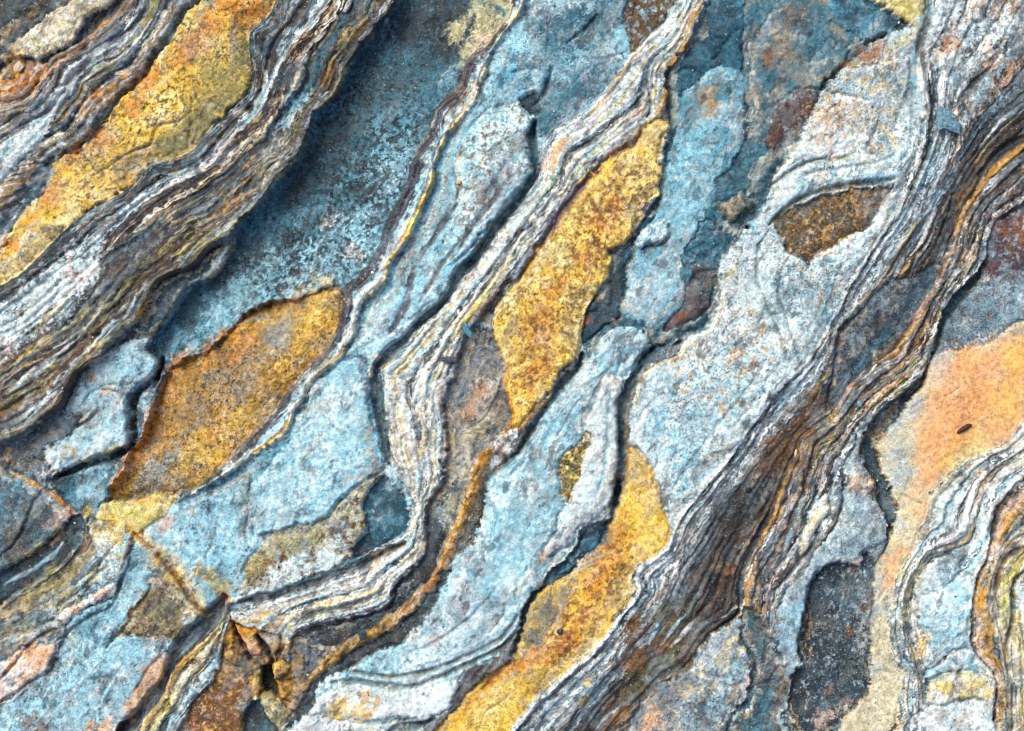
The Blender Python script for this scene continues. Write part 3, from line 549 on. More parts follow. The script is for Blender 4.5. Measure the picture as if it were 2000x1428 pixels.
stroke('1195,760 1188,810 1185,860 1180,920 1168,970', 'lb', 7, -3, .6); stroke('1205,700 1180,730 1150,760 1120,800 1090,850', 'gs', 4, -4, .6)
stroke('1130,760 1095,800 1070,850 1050,890', 'mb', 10, -2, .6); stroke('1040,880 1010,930 990,990 980,1050', 'pb', 10, 2, .5); stroke('1080,1060 1050,1100 1020,1140 1005,1180', 'be', 9, 2, .6)
stroke('975,1140 945,1180 900,1220 860,1250 800,1275', 'gs', 5, -4, .6); stroke('1000,1185 970,1225 920,1262 860,1285 790,1305', 'pb', 7, 2, .7)
# pale slab on the right of centre
plate('1825,-60 1808,20 1792,36 1780,50 1722,72 1682,100 1657,122 1642,135 1602,180 1587,215 1567,255 1547,300 1517,340 1502,370 1482,420 1442,460 1414,500 1404,540 1409,590 1387,638 1347,660 1327,690 1292,705 1257,725 1245,765 1234,800 1227,850 1224,880 1236,871 1261,890 1276,920 1291,970 1301,1010 1306,1045 1320,1020 1345,985 1400,920 1440,865 1460,830 1500,780 1525,745 1560,720 1590,682 1615,650 1640,600 1660,550 1690,500 1715,460 1745,420 1768,370 1792,300 1802,250 1797,190 1792,140 1797,90 1820,50 1840,-60', 'lb', 'gs', 10, 'long pale slab right of centre', mot=55, thr=.58, gap=4, terr=2.5, gr=.7, spk=('pb', .48, 20))
stain_or_shade('1330,840,60 1380,760,60 1290,760,50 1440,700,40 1340,930,40 1450,780,40', 'lb', .6); stain_or_shade('1640,240,60 1700,200,40 1560,330,40 1430,560,40 1450,500,30 1680,160,30 1420,620,40', 'wh', .45)
stain_or_shade('1600,590,40 1560,560,30 1620,540,30 1520,600,40', 'gb', .6); stain_or_shade('1640,540,20 1690,440,24 1660,480,20', 'wh', .7)
freckle('1620,220,80 1700,200,70 1470,690,60 1450,640,50 1340,730,60 1430,760,60 1640,260,60', 'oc', .65, .15, 8)
stain_or_shade('1740,115,20 1715,95,22 1700,110,20 1685,115,18 1660,130,14', 'ru', .85, 1.2, 14); stain_or_shade('1668,128,12 1755,90,14', 'ol', .7)
stain_or_shade('1790,60,18 1770,75,16', 'cy', .5); stain_or_shade('1700,290,20 1690,320,24 1650,320,20', 'po', .6); stain_or_shade('1635,240,24 1640,220,16', 'tn', .5)
stain_or_shade('1640,215,60 1600,250,40 1680,280,36', 'pk', .2)
plate('1610,172 1640,140 1690,130 1750,118 1770,110 1772,150 1760,200 1750,260 1745,300 1715,312 1690,290 1710,255 1708,230 1690,200 1650,185', 'pb', 'gs', 13, 'upper raised flake of the pale slab', gap=3, terr=1.5, spk=('be', .35, 12), gr=.6)
stroke('1702,155 1698,175 1705,190', 'gy', 3, -4, .6); stroke('1712,235 1708,255 1690,285', 'br', 3, -5, .7)
stroke('1500,372 1530,345 1565,325 1600,315 1640,312 1670,298', 'ol', 7, -6, .7); stroke('1505,365 1540,335 1580,318 1620,308', 'ck', 3, -6, .7)
stroke('1480,430 1510,395 1545,368 1580,352 1620,345', 'wh', 20, 2, .8)
stroke('1510,420 1545,385 1590,358 1640,352 1690,350 1730,345 1760,335', 'lb', 16, 3, .8)
stroke('1500,440 1540,402 1580,380 1640,366 1700,358 1745,350', 'dl', 9, -12, .85, hw=10)
plate('1508,436 1540,410 1580,391 1640,376 1700,366 1746,360 1741,386 1716,411 1700,440 1660,461 1620,481 1591,500 1579,519 1560,500 1535,495 1526,470', 'bw', 'dl', -2, 'brown triangular lens on the pale slab', name='stone_lens', mot=18, thr=.55, gap=2, terr=1, gr=.9, spk=('gb', .2, 6))
stain_or_shade('1720,385,26 1690,400,24', 'tn', .6); freckle('1600,440,90', 'go', .7, .3, 6)
stroke('1506,442 1488,468 1477,500 1480,550 1495,590 1512,625 1525,655 1537,690', 'ol', 4, -6, .7, hw=6)
stroke('1580,520 1590,545 1605,580 1602,610', 'og', 3, -2, .6)
stroke('1450,470 1435,500 1440,560 1460,620 1480,680', 'wh', 14, 2, .7)
stroke('1405,560 1410,600 1390,645 1352,668 1330,695 1290,712 1258,735 1248,775 1240,810', 'cy', 6, 2, .7); stroke('1330,690 1290,706 1262,724 1250,745', 'bw', 3, -4, .8)
stain_or_shade('1412,540,16 1430,530,14', 'cy', .8); stain_or_shade('1440,695,14 1470,710,16', 'og', .6, 1.5, 12)
stroke('1525,740 1500,775 1462,825 1440,862 1402,915 1347,980 1320,1015', 'wh', 12, 3, .8); stroke('1530,745 1500,785 1465,832', 'yg', 5, 1, .8); stroke('1435,880 1400,925 1350,985', 'yg', 4, 1, .6)
stroke('1420,510 1412,560 1425,620 1440,680 1430,740', 'pb', 12, 2, .6)
stroke('1560,480 1530,520 1520,570 1540,640 1560,690', 'gy', 3, -5, .6); stroke('1690,450 1650,500 1625,550 1600,620 1570,680', 'lb', 8, 2, .6)
stroke('1290,720 1275,770 1262,830 1268,880', 'lb', 10, 2, .6); stroke('1500,700 1450,770 1400,830 1350,900 1310,960', 'gs', 6, -3, .5)
stroke('1740,310 1700,320 1640,330 1590,335 1550,350', 'gs', 4, -4, .7); stroke('1780,180 1782,240 1770,300 1750,340', 'gs', 6, -3, .6); stroke('1770,330 1740,380 1705,430', 'wh', 10, 2, .8)
# yellow lens
plate('1225,885 1237,870 1261,890 1276,920 1291,970 1301,1010 1305,1040 1292,1080 1252,1100 1236,1130 1241,1150 1216,1190 1181,1240 1131,1290 1081,1335 1041,1370 990,1450 960,1500 800,1500 845,1440 890,1386 920,1346 961,1311 1001,1290 1011,1260 1031,1211 1036,1181 1061,1151 1111,1121 1166,1071 1187,1031 1202,1000 1216,960', 'ye', 'oc', 2, 'bright yellow lens reaching the bottom edge', tint=.45, name='stone_lens', mot=50, thr=.62, gap=4, terr=1.5, gr=.5)
stain_or_shade('1265,1000,30 1255,1060,24 1240,940,24', 'py', .5, .8, 40); stain_or_shade('1245,970,40 1260,1030,34 1270,1060,24 1180,1240,26 1110,1300,30 1000,1370,40 940,1420,40', 'ye', .6)
stain_or_shade('1060,1200,40 1050,1240,30 1100,1160,30 1160,1090,24 1185,1060,16 1040,1270,24 1080,1200,34', 'tn', .85, 1.2, 20); stain_or_shade('1050,1190,30 1090,1165,26 1040,1240,24', 'ol', .6, 1.3, 14); stain_or_shade('1040,1250,20 1070,1180,16 1180,1060,12', 'sl', .6)
stain_or_shade('1210,1040,26 1200,1080,28 1180,1120,30 1160,1160,30 1140,1200,30 1110,1240,30 1080,1270,26 1030,1290,24 1220,1000,16', 'og', .7, 1.3, 18)
freckle('1200,1080,50 1165,1150,60 1130,1210,60 1090,1260,50', 'ru', .8, .3, 7)
stroke('1110,1255 1070,1285 1030,1295 1000,1305 960,1330 925,1365 905,1400', 'og', 16, -2, .75); stroke('1010,1290 975,1310 940,1345', 'ru', 10, -3, .8)
stain_or_shade('1250,930,26 1240,900,20', 'tn', .4); stain_or_shade('960,1390,40 990,1360,24', 'py', .5); stroke('1010,1340 985,1365 950,1390 935,1428', 'ol', 3, -4, .5)
plate('1197,985 1191,1012 1156,1023 1129,1039 1123,1069 1101,1093 1071,1119 1051,1148 1033,1169 1023,1198 1013,1236 1000,1292 990,1292 1000,1290 1029,1213 1035,1182 1060,1152 1110,1122 1165,1072 1186,1032 1201,1000 1214,962 1210,935', 'db', 'nb', -20, 'narrow blue cleft above the yellow lens', gap=2, terr=2)
plate('1125,1085 1130,1060 1150,1045 1170,1035 1165,1068 1140,1090 1115,1110 1090,1118', 'db', 'bl', -14, 'blue hollow above the yellow lens', gap=2, terr=1)
stroke('1330,668 1300,685 1268,695 1243,732 1226,762 1218,805 1215,850 1216,900 1211,950 1203,990', 'db', 17, -28, .8, hw=19, brk=.1)
stroke('1250,740 1235,770 1226,810 1222,860 1224,900 1216,950', 'tn', 7, 2, .7); stroke('1228,860 1225,900 1222,940', 'og', 5, 1, .6)
stroke('1137,690 1127,725 1102,745 1082,775 1062,803 1032,850 1002,893 967,928', 'sl', 11, -18, .8, hw=13)

# right-hand strata
bundle(OR_, S3M, 'lg/wh.14 gs/ck.13 wh/lg.13 gy/gs.13 pb/wh.12 gy/ck.12 lg/gs.12 gy/br.11', 8, 4, label='grey speckled strata along the pale slab', rel=.5, con=.42, gr=.8, accents='wh pb gs cw lg pb')
bundle(S3M, S3A, 'lg/gy.10 ck/gs.12 br/dk.15 gb/ck.10 dk/br.15 bw/dk.17 gb/br.09 dk/br.12', 2, -8, label='dark brown strata running down to the bottom', rel=.85, con=.55, gr=.8, accents='gb go br bw gy bw', thread='bw')
bundle(S3A, S3B, 'br/go.10 wh/pu.07 ck/gy.14 br/tn.12 dk/ck.12 lg/pk.10 ck/br.14 gb/wh.12 gy/ck.09', 4, 8, label='grey and tan beds above the peach slab', rel=1., con=.65, gr=.7, accents='cw pk lb gs be yg')
# upper right corner
stain_or_shade('1850,40,40 1880,90,40 1840,110,30 1860,20,40 1930,60,50', 'pb', .55, 1.4, 24); stain_or_shade('1845,90,20 1860,50,16 1870,85,14 1935,130,16 1950,30,14 1975,130,14 1965,160,14', 'pe', .7, 1.4, 14); stain_or_shade('1985,10,20 1960,5,16', 'ru', .6)
stroke('1815,-10 1812,45 1800,80 1803,130 1815,175 1825,210', 'dk', 14, -12, .7, hw=16)
stroke('1940,130 1915,155 1890,180 1870,205 1862,220', 'sl', 12, -10, .8)
stroke('2000,60 1960,110 1930,150', 'gy', 6, 3, .5); stroke('2010,170 1960,220 1920,260 1880,310', 'ck', 8, -6, .7); stroke('2005,185 1960,235 1915,285', 'wh', 5, 2, .8); stroke('2010,205 1965,250 1930,285 1890,335', 'cy', 4, 2, .7)
stroke('1830,270 1815,310 1790,370 1770,420 1740,460', 'lb', 12, 2, .6); stroke('1860,250 1835,300 1810,360', 'lb', 10, 2, .6); stroke('1820,255 1812,300 1790,350', 'ck', 9, -5, .6)
stroke('2010,275 1965,312 1930,345 1900,392 1880,430 1868,470', 'go', 13, 3, .9, gr=.7); stroke('1870,440 1855,490 1845,520 1820,570 1800,605 1770,655', 'pk', 7, 3, .8); stroke('2000,265 1950,305 1915,340', 'nb', 16, -14, .7)
stroke('1865,380 1855,430 1838,480 1820,520 1800,560 1775,600', 'sl', 16, -8, .7)
stroke('1800,430 1775,460 1765,490 1745,520', 'cy', 8, 3, .7); stroke('1830,410 1810,450 1800,475 1780,500', 'wh', 6, 3, .6)
stroke('1770,465 1745,505 1725,545 1700,570 1670,600', 'go', 6, 2, .9); stroke('1810,480 1785,505 1760,530 1735,545', 'go', 10, 2, .7); stroke('1790,520 1760,545 1728,555', 'bw', 14, -3, .8)
stroke('1780,465 1760,495 1735,530', 'dl', 16, -6, .8); stroke('1700,575 1675,600 1645,630 1635,650', 'yg', 10, 2, .7); stroke('1650,600 1630,640 1620,680', 'ck', 14, -6, .6)
plate('1735,548 1790,540 1830,512 1845,520 1822,566 1797,602 1767,646 1737,681 1702,716 1667,747 1642,781 1615,802 1622,745 1630,695 1645,640 1675,612 1705,580', 'ck', 'gy', -12, 'dark grey triangular plate among the right-hand beds', mot=26, gap=3, terr=2, gr=.9)
stroke('1835,512 1800,560 1765,620 1735,655 1700,685 1670,720 1645,740', 'db', 26, -3, .8); stroke('1760,640 1735,662 1700,688 1670,722', 'bl', 12, 1, .7)
stain_or_shade('1640,660,16 1645,640,12', 'mr', .7)
stroke('1625,690 1610,730 1595,765 1575,800 1550,830 1520,860', 'go', 6, 2, .8); stroke('1615,730 1590,770 1565,810', 'ye', 8, 2, .7); stroke('1555,820 1530,850 1505,875', 'go', 10, 2, .8)
stroke('1580,700 1550,740 1520,790 1490,830 1460,880', 'gb', 12, -3, .6); stroke('1560,740 1530,785 1505,820', 'lb', 6, 2, .6)
stain_or_shade('1570,810,36 1550,850,42 1525,880,46 1580,780,26', 'bw', .9); stain_or_shade('1520,900,40 1490,930,46 1460,960,46 1430,1000,46 1410,1050,40', 'br', .85); stain_or_shade('1480,920,30 1500,880,26', 'ru', .35)
stain_or_shade('1420,980,50 1400,1060,50 1380,1120,40 1450,1000,40', 'dk', .6, 1.2); stain_or_shade('1360,1070,40 1340,1140,40 1420,1090,26', 'gy', .4)
stain_or_shade('1330,1250,50 1290,1290,50 1260,1320,44 1310,1200,40 1240,1350,36 1350,1270,30', 'dl', .85, 1.2, 20); stain_or_shade('1250,1210,30 1230,1240,26 1345,1270,30 1240,1290,26 1290,1250,26', 'bw', .9); stain_or_shade('1225,1290,20 1300,1260,24 1400,1090,16 1420,1120,16', 'ru', .6)
stroke('1310,1130 1280,1165 1245,1195 1220,1225', 'go', 9, 2, .8); stroke('1240,1200 1220,1230 1205,1265', 'og', 6, 1, .7)
stroke('1335,1020 1330,1070 1320,1120 1300,1150', 'pk', 7, 2, .7); stroke('1345,1005 1310,1055 1300,1080 1270,1105 1248,1125 1250,1150 1230,1180', 'wh', 11, 3, .9)
stroke('1215,1200 1180,1250 1130,1300 1085,1340 1045,1375 1010,1415', 'wh', 12, 3, .7); stroke('1200,1230 1160,1280 1110,1325 1060,1375 1020,1420', 'gy', 6, -4, .7)
stroke('1340,1200 1310,1230 1290,1260', 'lb', 7, 2, .7); stroke('1300,1200 1280,1230 1265,1260', 'lb', 8, 2, .6); stroke('1440,1185 1420,1200 1400,1210', 'wh', 9, 3, .8)
stroke('1360,1210 1335,1235 1310,1260', 'wh', 11, 2, .6); stroke('1230,1375 1210,1395 1180,1425', 'og', 12, 1, .7); stroke('1205,1385 1180,1405 1165,1425', 'pb', 9, 1, .7)
stroke('1150,1330 1130,1370 1110,1400', 'gb', 14, 1, .6); stain_or_shade('1140,1370,10 1150,1330,8', 'ye', .8)
stroke('1490,1015 1468,1055 1455,1090', 'ru', 10, 1, .8); stroke('1500,1010 1478,1050 1460,1095 1449,1140 1449,1185', 'db', 12, -9, .85)
stroke('1445,1195 1420,1222 1390,1245 1355,1285 1325,1318 1285,1340', 'nb', 12, -12, .7); stroke('1535,930 1520,975 1505,1020 1485,1060', 'go', 5, 2, .8); stroke('1545,930 1530,970 1515,1010', 'sl', 8, -5, .7)
stroke('1480,1090 1470,1130 1460,1170 1458,1210', 'go', 5, 2, .7); stroke('1500,1215 1510,1260 1525,1300 1535,1360 1535,1420', 'og', 5, 1, .7)
stroke('1600,960 1580,1010 1560,1060 1545,1100', 'lb', 12, 2, .7); stroke('1575,960 1555,1010 1535,1070 1530,1110', 'lb', 8, 2, .6)
plate('1612,962 1618,990 1610,1010 1590,1030 1580,1065 1565,1090 1560,1070 1570,1030 1585,995', 'wh', 'py', 12, 'small white flake with yellow stains', mot=16, gap=3, terr=1)
stroke('1560,1090 1530,1150 1510,1190 1505,1230', 'gs', 8, 2, .6); stroke('1600,1040 1575,1080 1545,1120 1515,1150', 'nb', 9, -8, .6)
stroke('1690,722 1665,750 1640,790', 'pk', 9, 2, .6); stroke('1780,720 1740,740 1700,770 1680,790', 'tn', 12, 0, .6); stroke('1850,560 1830,610 1815,650 1800,690', 'ck', 7, -6, .6); stroke('1870,520 1850,570 1835,600', 'gs', 10, 0, .6)
stroke('1900,480 1890,510 1860,545', 'pb', 7, 2, .6); stroke('1920,470 1915,500 1900,525', 'bl', 20, -4, .8)
stain_or_shade('1590,870,26 1610,840,20 1640,850,20', 'dl', .6); stroke('1640,830 1615,870 1590,905', 'yg', 5, 1, .6); stain_or_shade('1570,900,16', 'bw', .8); stain_or_shade('1530,890,26', 'bw', .6)

# peach slab and what surrounds it
plate('2200,230 2000,396 1952,428 1932,471 1927,511 1907,546 1872,591 1852,621 1837,661 1817,711 1807,751 1782,776 1842,690 1902,680 1952,660 2002,620 2200,560', 'gs', 'gb', -2, 'grey-blue stone above the peach slab', mot=36, gap=2, terr=2, gr=.8, spk=('ru', .2, 8))
stain_or_shade('1970,440,50 1960,490,44 2000,420,50 1990,500,40 2040,450,60 1940,520,20', 'mr', .9, 1.2, 24); stain_or_shade('1980,460,40 2000,430,30', 'ru', .5); freckle('1970,460,70', 'gs', .8, .25, 8); stain_or_shade('1850,660,26 1870,620,26 1840,690,14', 'sl', .7)
plate('2200,560 2000,620 1950,660 1900,681 1841,691 1816,711 1806,751 1781,781 1741,831 1716,851 1706,881 1711,921 1741,961 1746,1001 1736,1061 1716,1101 1706,1151 1701,1251 1701,1301 1696,1351 1651,1401 1600,1500 1720,1500 1740,1440 1765,1400 1760,1350 1770,1310 1745,1290 1735,1230 1745,1160 1760,1120 1780,1080 1795,1040 1810,1010 1815,970 1840,950 1880,910 1930,880 1970,860 2000,820 2200,720', 'be', 'lg', 0, 'peach-coloured smooth slab at the right', mot=36, thr=.6, gap=3, terr=.6, gr=.4, rough=.35, marg=0, tint=.25)
stain_or_shade('1880,780,110 1950,740,90 1840,860,70 1960,820,60 2020,700,80 1820,920,40 1880,720,50', 'pe', .9, .3, 80, gr=.25, dit=.3); stain_or_shade('1970,780,50 1900,870,40 1850,900,30 1990,700,50', 'ye', .4, .5, 70, dit=.3); stain_or_shade('1830,740,36 1850,700,30', 'pk', .5)
stain_or_shade('1900,800,60 1880,850,40', 'og', .3, .5, 60, dit=.3); stain_or_shade('1750,880,30 1740,840,26 1760,940,26 1790,790,22 1830,700,14', 'lg', .6); stain_or_shade('1800,1000,30 1790,950,30', 'pe', .5)
stain_or_shade('1720,855,10 1712,890,10', 'ru', .8, 1.5, 10); stain_or_shade('1750,1080,24 1740,1110,20 1735,1140,16', 'pe', .7, 1.5, 14); stain_or_shade('1730,1350,40 1700,1400,40 1745,1260,20', 'be', .6)
plate('1932,500 1892,550 1852,590 1837,630 1820,690 1802,738 1767,768 1727,797 1702,825 1687,850 1680,880 1692,920 1712,940 1720,985 1730,1010 1737,1052 1747,1010 1744,965 1724,925 1710,890 1712,855 1742,830 1777,785 1807,745 1817,705 1837,660 1862,612 1902,560', 'db', 'sl', -24, 'narrow blue gully along the peach slab', mot=24, gap=1, terr=1, gr=.7)
plate('1682,838 1678,880 1690,920 1708,940 1698,955 1718,990 1727,1012 1731,1045 1720,1066 1692,1076 1680,1092 1642,1097 1602,1112 1577,1161 1567,1211 1557,1271 1572,1296 1547,1311 1533,1332 1526,1270 1523,1190 1541,1150 1571,1120 1591,1080 1621,1040 1641,990 1644,940 1652,900 1668,868', 'pb', 'gs', 12, 'pale blue-grey plate beside the peach slab', mot=36, gap=4, terr=2, gr=.6)
stain_or_shade('1670,940,20 1690,950,16', 'pe', .6, 1.5, 12); stain_or_shade('1640,970,30 1690,1010,26', 'gs', .6); stain_or_shade('1560,1240,40 1555,1190,30', 'lb', .6); stain_or_shade('1650,1070,26', 'gb', .6)
plate('1692,1078 1682,1112 1642,1100 1603,1117 1582,1160 1568,1210 1558,1262 1573,1292 1548,1312 1543,1380 1543,1500 1600,1500 1650,1401 1695,1345 1700,1250 1695,1180 1712,1108', 'sl', 'nb', -14, 'dark blue-grey hollow at the lower right', mot=30, gap=3, terr=2, gr=1., spk=('gs', .25, 7))
stain_or_shade('1670,1105,16 1660,1120,12', 'bw', .6); stain_or_shade('1700,1170,10 1690,1190,10 1660,1235,12 1620,1350,12', 'ru', .7, 1.4, 10); stain_or_shade('1690,1210,26 1685,1260,20 1690,1160,14', 'lg', .6, 1.5, 12); stain_or_shade('1610,1405,24 1650,1385,18', 'pk', .5, 1.4, 12); stain_or_shade('1610,1240,40', 'dk', .35)
plate('1456,1200 1446,1260 1471,1291 1461,1321 1451,1370 1427,1400 1418,1500 1200,1500 1240,1395 1290,1340 1340,1310 1372,1262', 'gs', 'lg', 0, 'grey speckled plate at the bottom right', mot=50, gap=4, terr=2, gr=.8, spk=('be', .3, 12))
stain_or_shade('1270,1400,60 1310,1370,40 1330,1330,30', 'gy', .7); stain_or_shade('1280,1410,30 1260,1420,24', 'pe', .45); stain_or_shade('1410,1360,30 1440,1310,30', 'lb', .5); stain_or_shade('1370,1420,40', 'gb', .5)
plate('1461,1185 1501,1230 1521,1270 1536,1332 1541,1440 1541,1500 1420,1500 1429,1398 1456,1371 1472,1291 1447,1260 1452,1215', 'sl', 'bl', -12, 'blue strip right of the grey plate', mot=30, gap=2, terr=2, gr=.8)
stain_or_shade('1510,1300,30 1520,1370,30', 'pu', .5)

bundle(TR, S4A, 'be/gy.14 pb/cw.18 wh/lb.20 gb/ck.10 pb/wh.20 be/tn.18', 4, 14, label='pale folded beds around the peach slab', rel=1.2)
bundle(S4A, S4B, 'gb/ck.08 pb/wh.22 lb/wh.22 gs/ck.08 wh/lb.26 pb/cw.14', 10, 18, label='white wavy beds at the right', rel=1.2)
bundle(S4B, S4C, 'dl/gy.12 be/pk.22 tn/go.22 gs/ck.18 be/tn.26', 8, 14, label='brown and orange beds near the right edge')
bundle(S4C, S4D, 'gy/cw.06 yg/cw.06 ol/yg.05 cw/wh.06 ck/gy.06 wh/gs.14 gy/br.20 lg/wh.20 gy/ck.17', 8, 10, label='olive-black folds at the right edge')
plate('1895,1125 1898,1180 1888,1215 1892,1262 1850,1270 1835,1290 1812,1306 1806,1290 1815,1262 1800,1230 1796,1195 1800,1165 1830,1150 1858,1118', 'pb', 'lb', 20, 'pale blue domed plate at the lower right', mot=34, gap=4, terr=3, gr=.5)
plate('1870,1125 1838,1150 1806,1160 1796,1145 1795,1125 1812,1108 1850,1085 1885,1075 1880,1100', 'gs', 'pb', 11, 'grey-blue hollow under the white folds', gap=1.5, terr=2); stain_or_shade('1800,1110,14 1790,1140,14', 'ol', .6)
plate('1812,1338 1840,1318 1880,1310 1922,1315 1944,1342 1938,1372 1900,1360 1860,1366 1816,1372', 'wh', 'yg', 20, 'white domed plate with yellow stains', mot=22, gap=4, terr=2); stain_or_shade('1840,1345,16 1885,1340,14 1930,1355,14', 'ye', .8, 1.4, 12)
plate('1812,1310 1840,1292 1852,1274 1892,1266 1926,1298 1935,1312 1880,1306 1838,1314 1814,1330', 'lb', 'wh', 16, 'pale blue rippled step at the lower right', gap=4, terr=2)
plate('1800,1384 1815,1376 1860,1370 1900,1364 1936,1376 1936,1500 1790,1500', 'pb', 'wh', 18, 'pale plate in the lower right corner', gap=3, terr=2); stain_or_shade('1870,1410,24 1840,1395,14', 'tn', .6)
stain_or_shade('1800,1270,14 1805,1250,12', 'ye', .6); stain_or_shade('1775,1200,20 1770,1160,16 1765,1120,14', 'po', .6)
stroke('1900,940 1880,960 1868,1000 1862,1040 1830,1060', 'wh', 14, 4, .7); stroke('1890,960 1876,1000 1870,1030', 'nb', 12, -9, .7); stroke('1990,905 1950,935 1915,975 1895,1010 1880,1050', 'wh', 10, 3, .8); stroke('2000,940 1955,965 1930,1000 1915,1040 1900,1080', 'wh', 12, 3, .7); stroke('1985,945 1945,975 1928,1005', 'ye', 4, 1, .6)
stroke('1995,960 1960,985 1942,1020 1940,1060', 'dl', 9, -9, .7); stroke('1965,1010 1950,1040 1945,1080 1940,1110', 'pe', 10, 2, .7); stroke('2000,1070 1968,1085 1955,1110 1952,1140', 'og', 9, 2, .8)
stroke('1925,1150 1915,1180 1930,1220 1935,1260', 'oc', 16, 2, .85); stroke('2010,1065 1975,1080 1955,1105 1945,1140 1948,1180', 'dl', 12, -8, .7); stroke('2010,1090 1975,1110 1960,1140 1952,1180 1960,1220', 'yg', 8, 3, .8)
stroke('1965,1135 1960,1170 1958,1210 1965,1230', 'yg', 20, 4, .8); stroke('2010,1110 1985,1130 1976,1160 1978,1200 1970,1235 1962,1270 1975,1330', 'dk', 9, -10, .8); stroke('1958,1250 1965,1290 1972,1320', 'yg', 7, 2, .7)
stain_or_shade('1995,1160,26', 'pb', .7); stain_or_shade('1998,1210,12', 'og', .4)

# lower left, broken by joints
plate('207,694 245,666 294,664 288,686 305,705 308,720 296,742 268,759 254,778 252,826 250,862 236,875 180,896 147,910 98,926 90,905 82,885 95,870 120,850 150,842 162,820 146,808 126,800 142,760 166,728', 'pb', 'lb', 9, 'pale plate with an orange-yellow lower edge at the left', mot=40, gap=4, terr=2.5, gr=.5, spk=('gs', .25, 10))
stain_or_shade('230,715,30 180,760,30', 'lb', .6); stain_or_shade('210,762,12 180,740,12', 'oc', .7, 1.5, 10); stain_or_shade('130,885,14 145,890,12', 'oc', .6); stain_or_shade('175,815,26 150,825,18', 'br', .5)
stroke('150,800 175,768 200,758 225,765 250,770', 'br', 4, -5, .7); stroke('190,805 165,828 130,832 90,830 60,845 20,860', 'dl', 7, -10, .7)
stroke('185,795 160,822 120,825 80,822', 'cw', 6, 3, .6); stroke('237,873 205,885 180,893 150,908', 'ye', 7, 2, .95); stroke('150,908 120,920 98,928', 'yg', 5, 2, .8); stroke('82,885 92,910 98,935 104,958', 'og', 4, 2, .8)
stroke('252,820 252,850 246,868', 'og', 3, 1, .7); stroke('305,706 307,722 297,740', 'go', 4, 2, .8)
plate('116,802 75,830 42,852 0,867 -200,950 -200,985 0,890 22,918 45,928 80,955 102,962 96,926 82,886 95,870 146,836 158,818 146,808', 'dg', 'gy', 4, 'grey-brown rock at the left edge', mot=26, gap=3, terr=3, gr=.8)
stain_or_shade('10,905,16 15,880,10', 'oc', .6); stain_or_shade('50,880,24', 'dl', .5)
plate('309,722 302,745 272,765 260,785 258,830 257,870 242,885 182,905 101,931 106,956 126,981 146,999 162,1002 182,1006 197,985 212,965 207,945 217,930 237,905 257,880 274,850 287,800 302,770 317,740 327,727', 'mb', 'nb', -10, 'blue-grey step below the ochre lens', mot=30, gap=2, terr=2)
stain_or_shade('180,945,34 190,910,24 165,960,26 280,790,14 265,840,12', 'lb', .7); stain_or_shade('125,950,26 120,930,20', 'nb', .6); stain_or_shade('170,1000,10', 'ye', .6)
stroke('312,700 304,735 276,757 260,782 257,830 256,866 241,884 181,903 108,932', 'nb', 12, -26, .8, hw=14)
plate('-200,915 0,900 22,922 48,936 78,955 102,966 132,991 145,1002 142,1016 122,1031 92,1056 60,1081 20,1106 0,1119 -200,1230', 'gb', 'dg', 14, 'grey block with an orange rim at the left edge', mot=34, gap=4, terr=3, gr=.7)
stain_or_shade('30,960,30 50,940,20 20,1000,26', 'mb', .6); stain_or_shade('70,1010,30 40,1050,30 100,990,20', 'dk', .5); stain_or_shade('110,1010,24 130,1005,14', 'pk', .4)
stroke('20,922 48,937 78,957 103,968 130,990 143,1002 140,1018', 'og', 7, 2, .9); stroke('22,922 50,936 72,950', 'ye', 7, 1, .8); stroke('140,1018 118,1036 90,1058 58,1083 15,1108', 'py', 11, 3, .9); stroke('125,1030 95,1052', 'ye', 5, 1, .7)
stroke('82,960 62,990 48,1030 30,1060 0,1090', 'dk', 6, -8, .7)
plate('145,1006 168,1012 166,1042 142,1072 102,1112 60,1142 0,1182 -200,1290 -200,1228 0,1118 60,1080 122,1030', 'nb', 'sl', -8, 'dark gully between the left-hand blocks', mot=24, gap=2, terr=2)
stroke('120,1060 92,1090 52,1120 8,1142', 'lb', 9, 4, .9); stroke('165,1020 150,1060 120,1085', 'bl', 12, 0, .6)
plate('192,1012 256,1036 252,1060 242,1090 233,1120 222,1140 190,1160 150,1186 100,1206 60,1226 0,1251 -200,1350 -200,1290 0,1182 60,1152 112,1116 147,1086 167,1056 172,1020', 'po', 'lb', 6, 'olive and pale blue plate below the joint', mot=26, gap=4, terr=3, gr=.7, spk=('br', .25, 9))
stain_or_shade('195,1040,26 215,1025,22 230,1050,16', 'ye', .75); stain_or_shade('190,1090,40 210,1110,26', 'pb', .6); stain_or_shade('100,1150,40 130,1130,30 60,1170,36', 'ol', .8); stain_or_shade('80,1150,20 60,1190,30 20,1220,30', 'dg', .5); stain_or_shade('50,1130,30', 'br', .5)
plate('223,1138 212,1160 172,1186 132,1216 120,1223 84,1223 110,1200 160,1171 190,1156', 'wh', 'pk', 9, 'white sliver with orange flecks', mot=14, gap=3, terr=1); stain_or_shade('190,1165,12 150,1190,14 205,1155,10', 'og', .6, 1.5, 8)
stroke('256,1040 252,1062 242,1092 232,1125', 'pk', 6, 3, .8); stroke('250,1085 238,1110 232,1135', 'og', 4, 1, .8)
plate('259,1062 247,1110 236,1140 221,1166 190,1181 150,1201 131,1226 116,1261 91,1301 61,1331 21,1371 -200,1480 -200,1600 235,1600 226,1428 261,1400 301,1350 321,1310 346,1260 401,1200 395,1194 330,1140 290,1080 266,1047', 'lb', 'gs', 2, 'broad pale blue plate in the lower left corner', mot=44, thr=.56, gap=3, terr=2.5, gr=.6, spk=('sl', .22, 8))
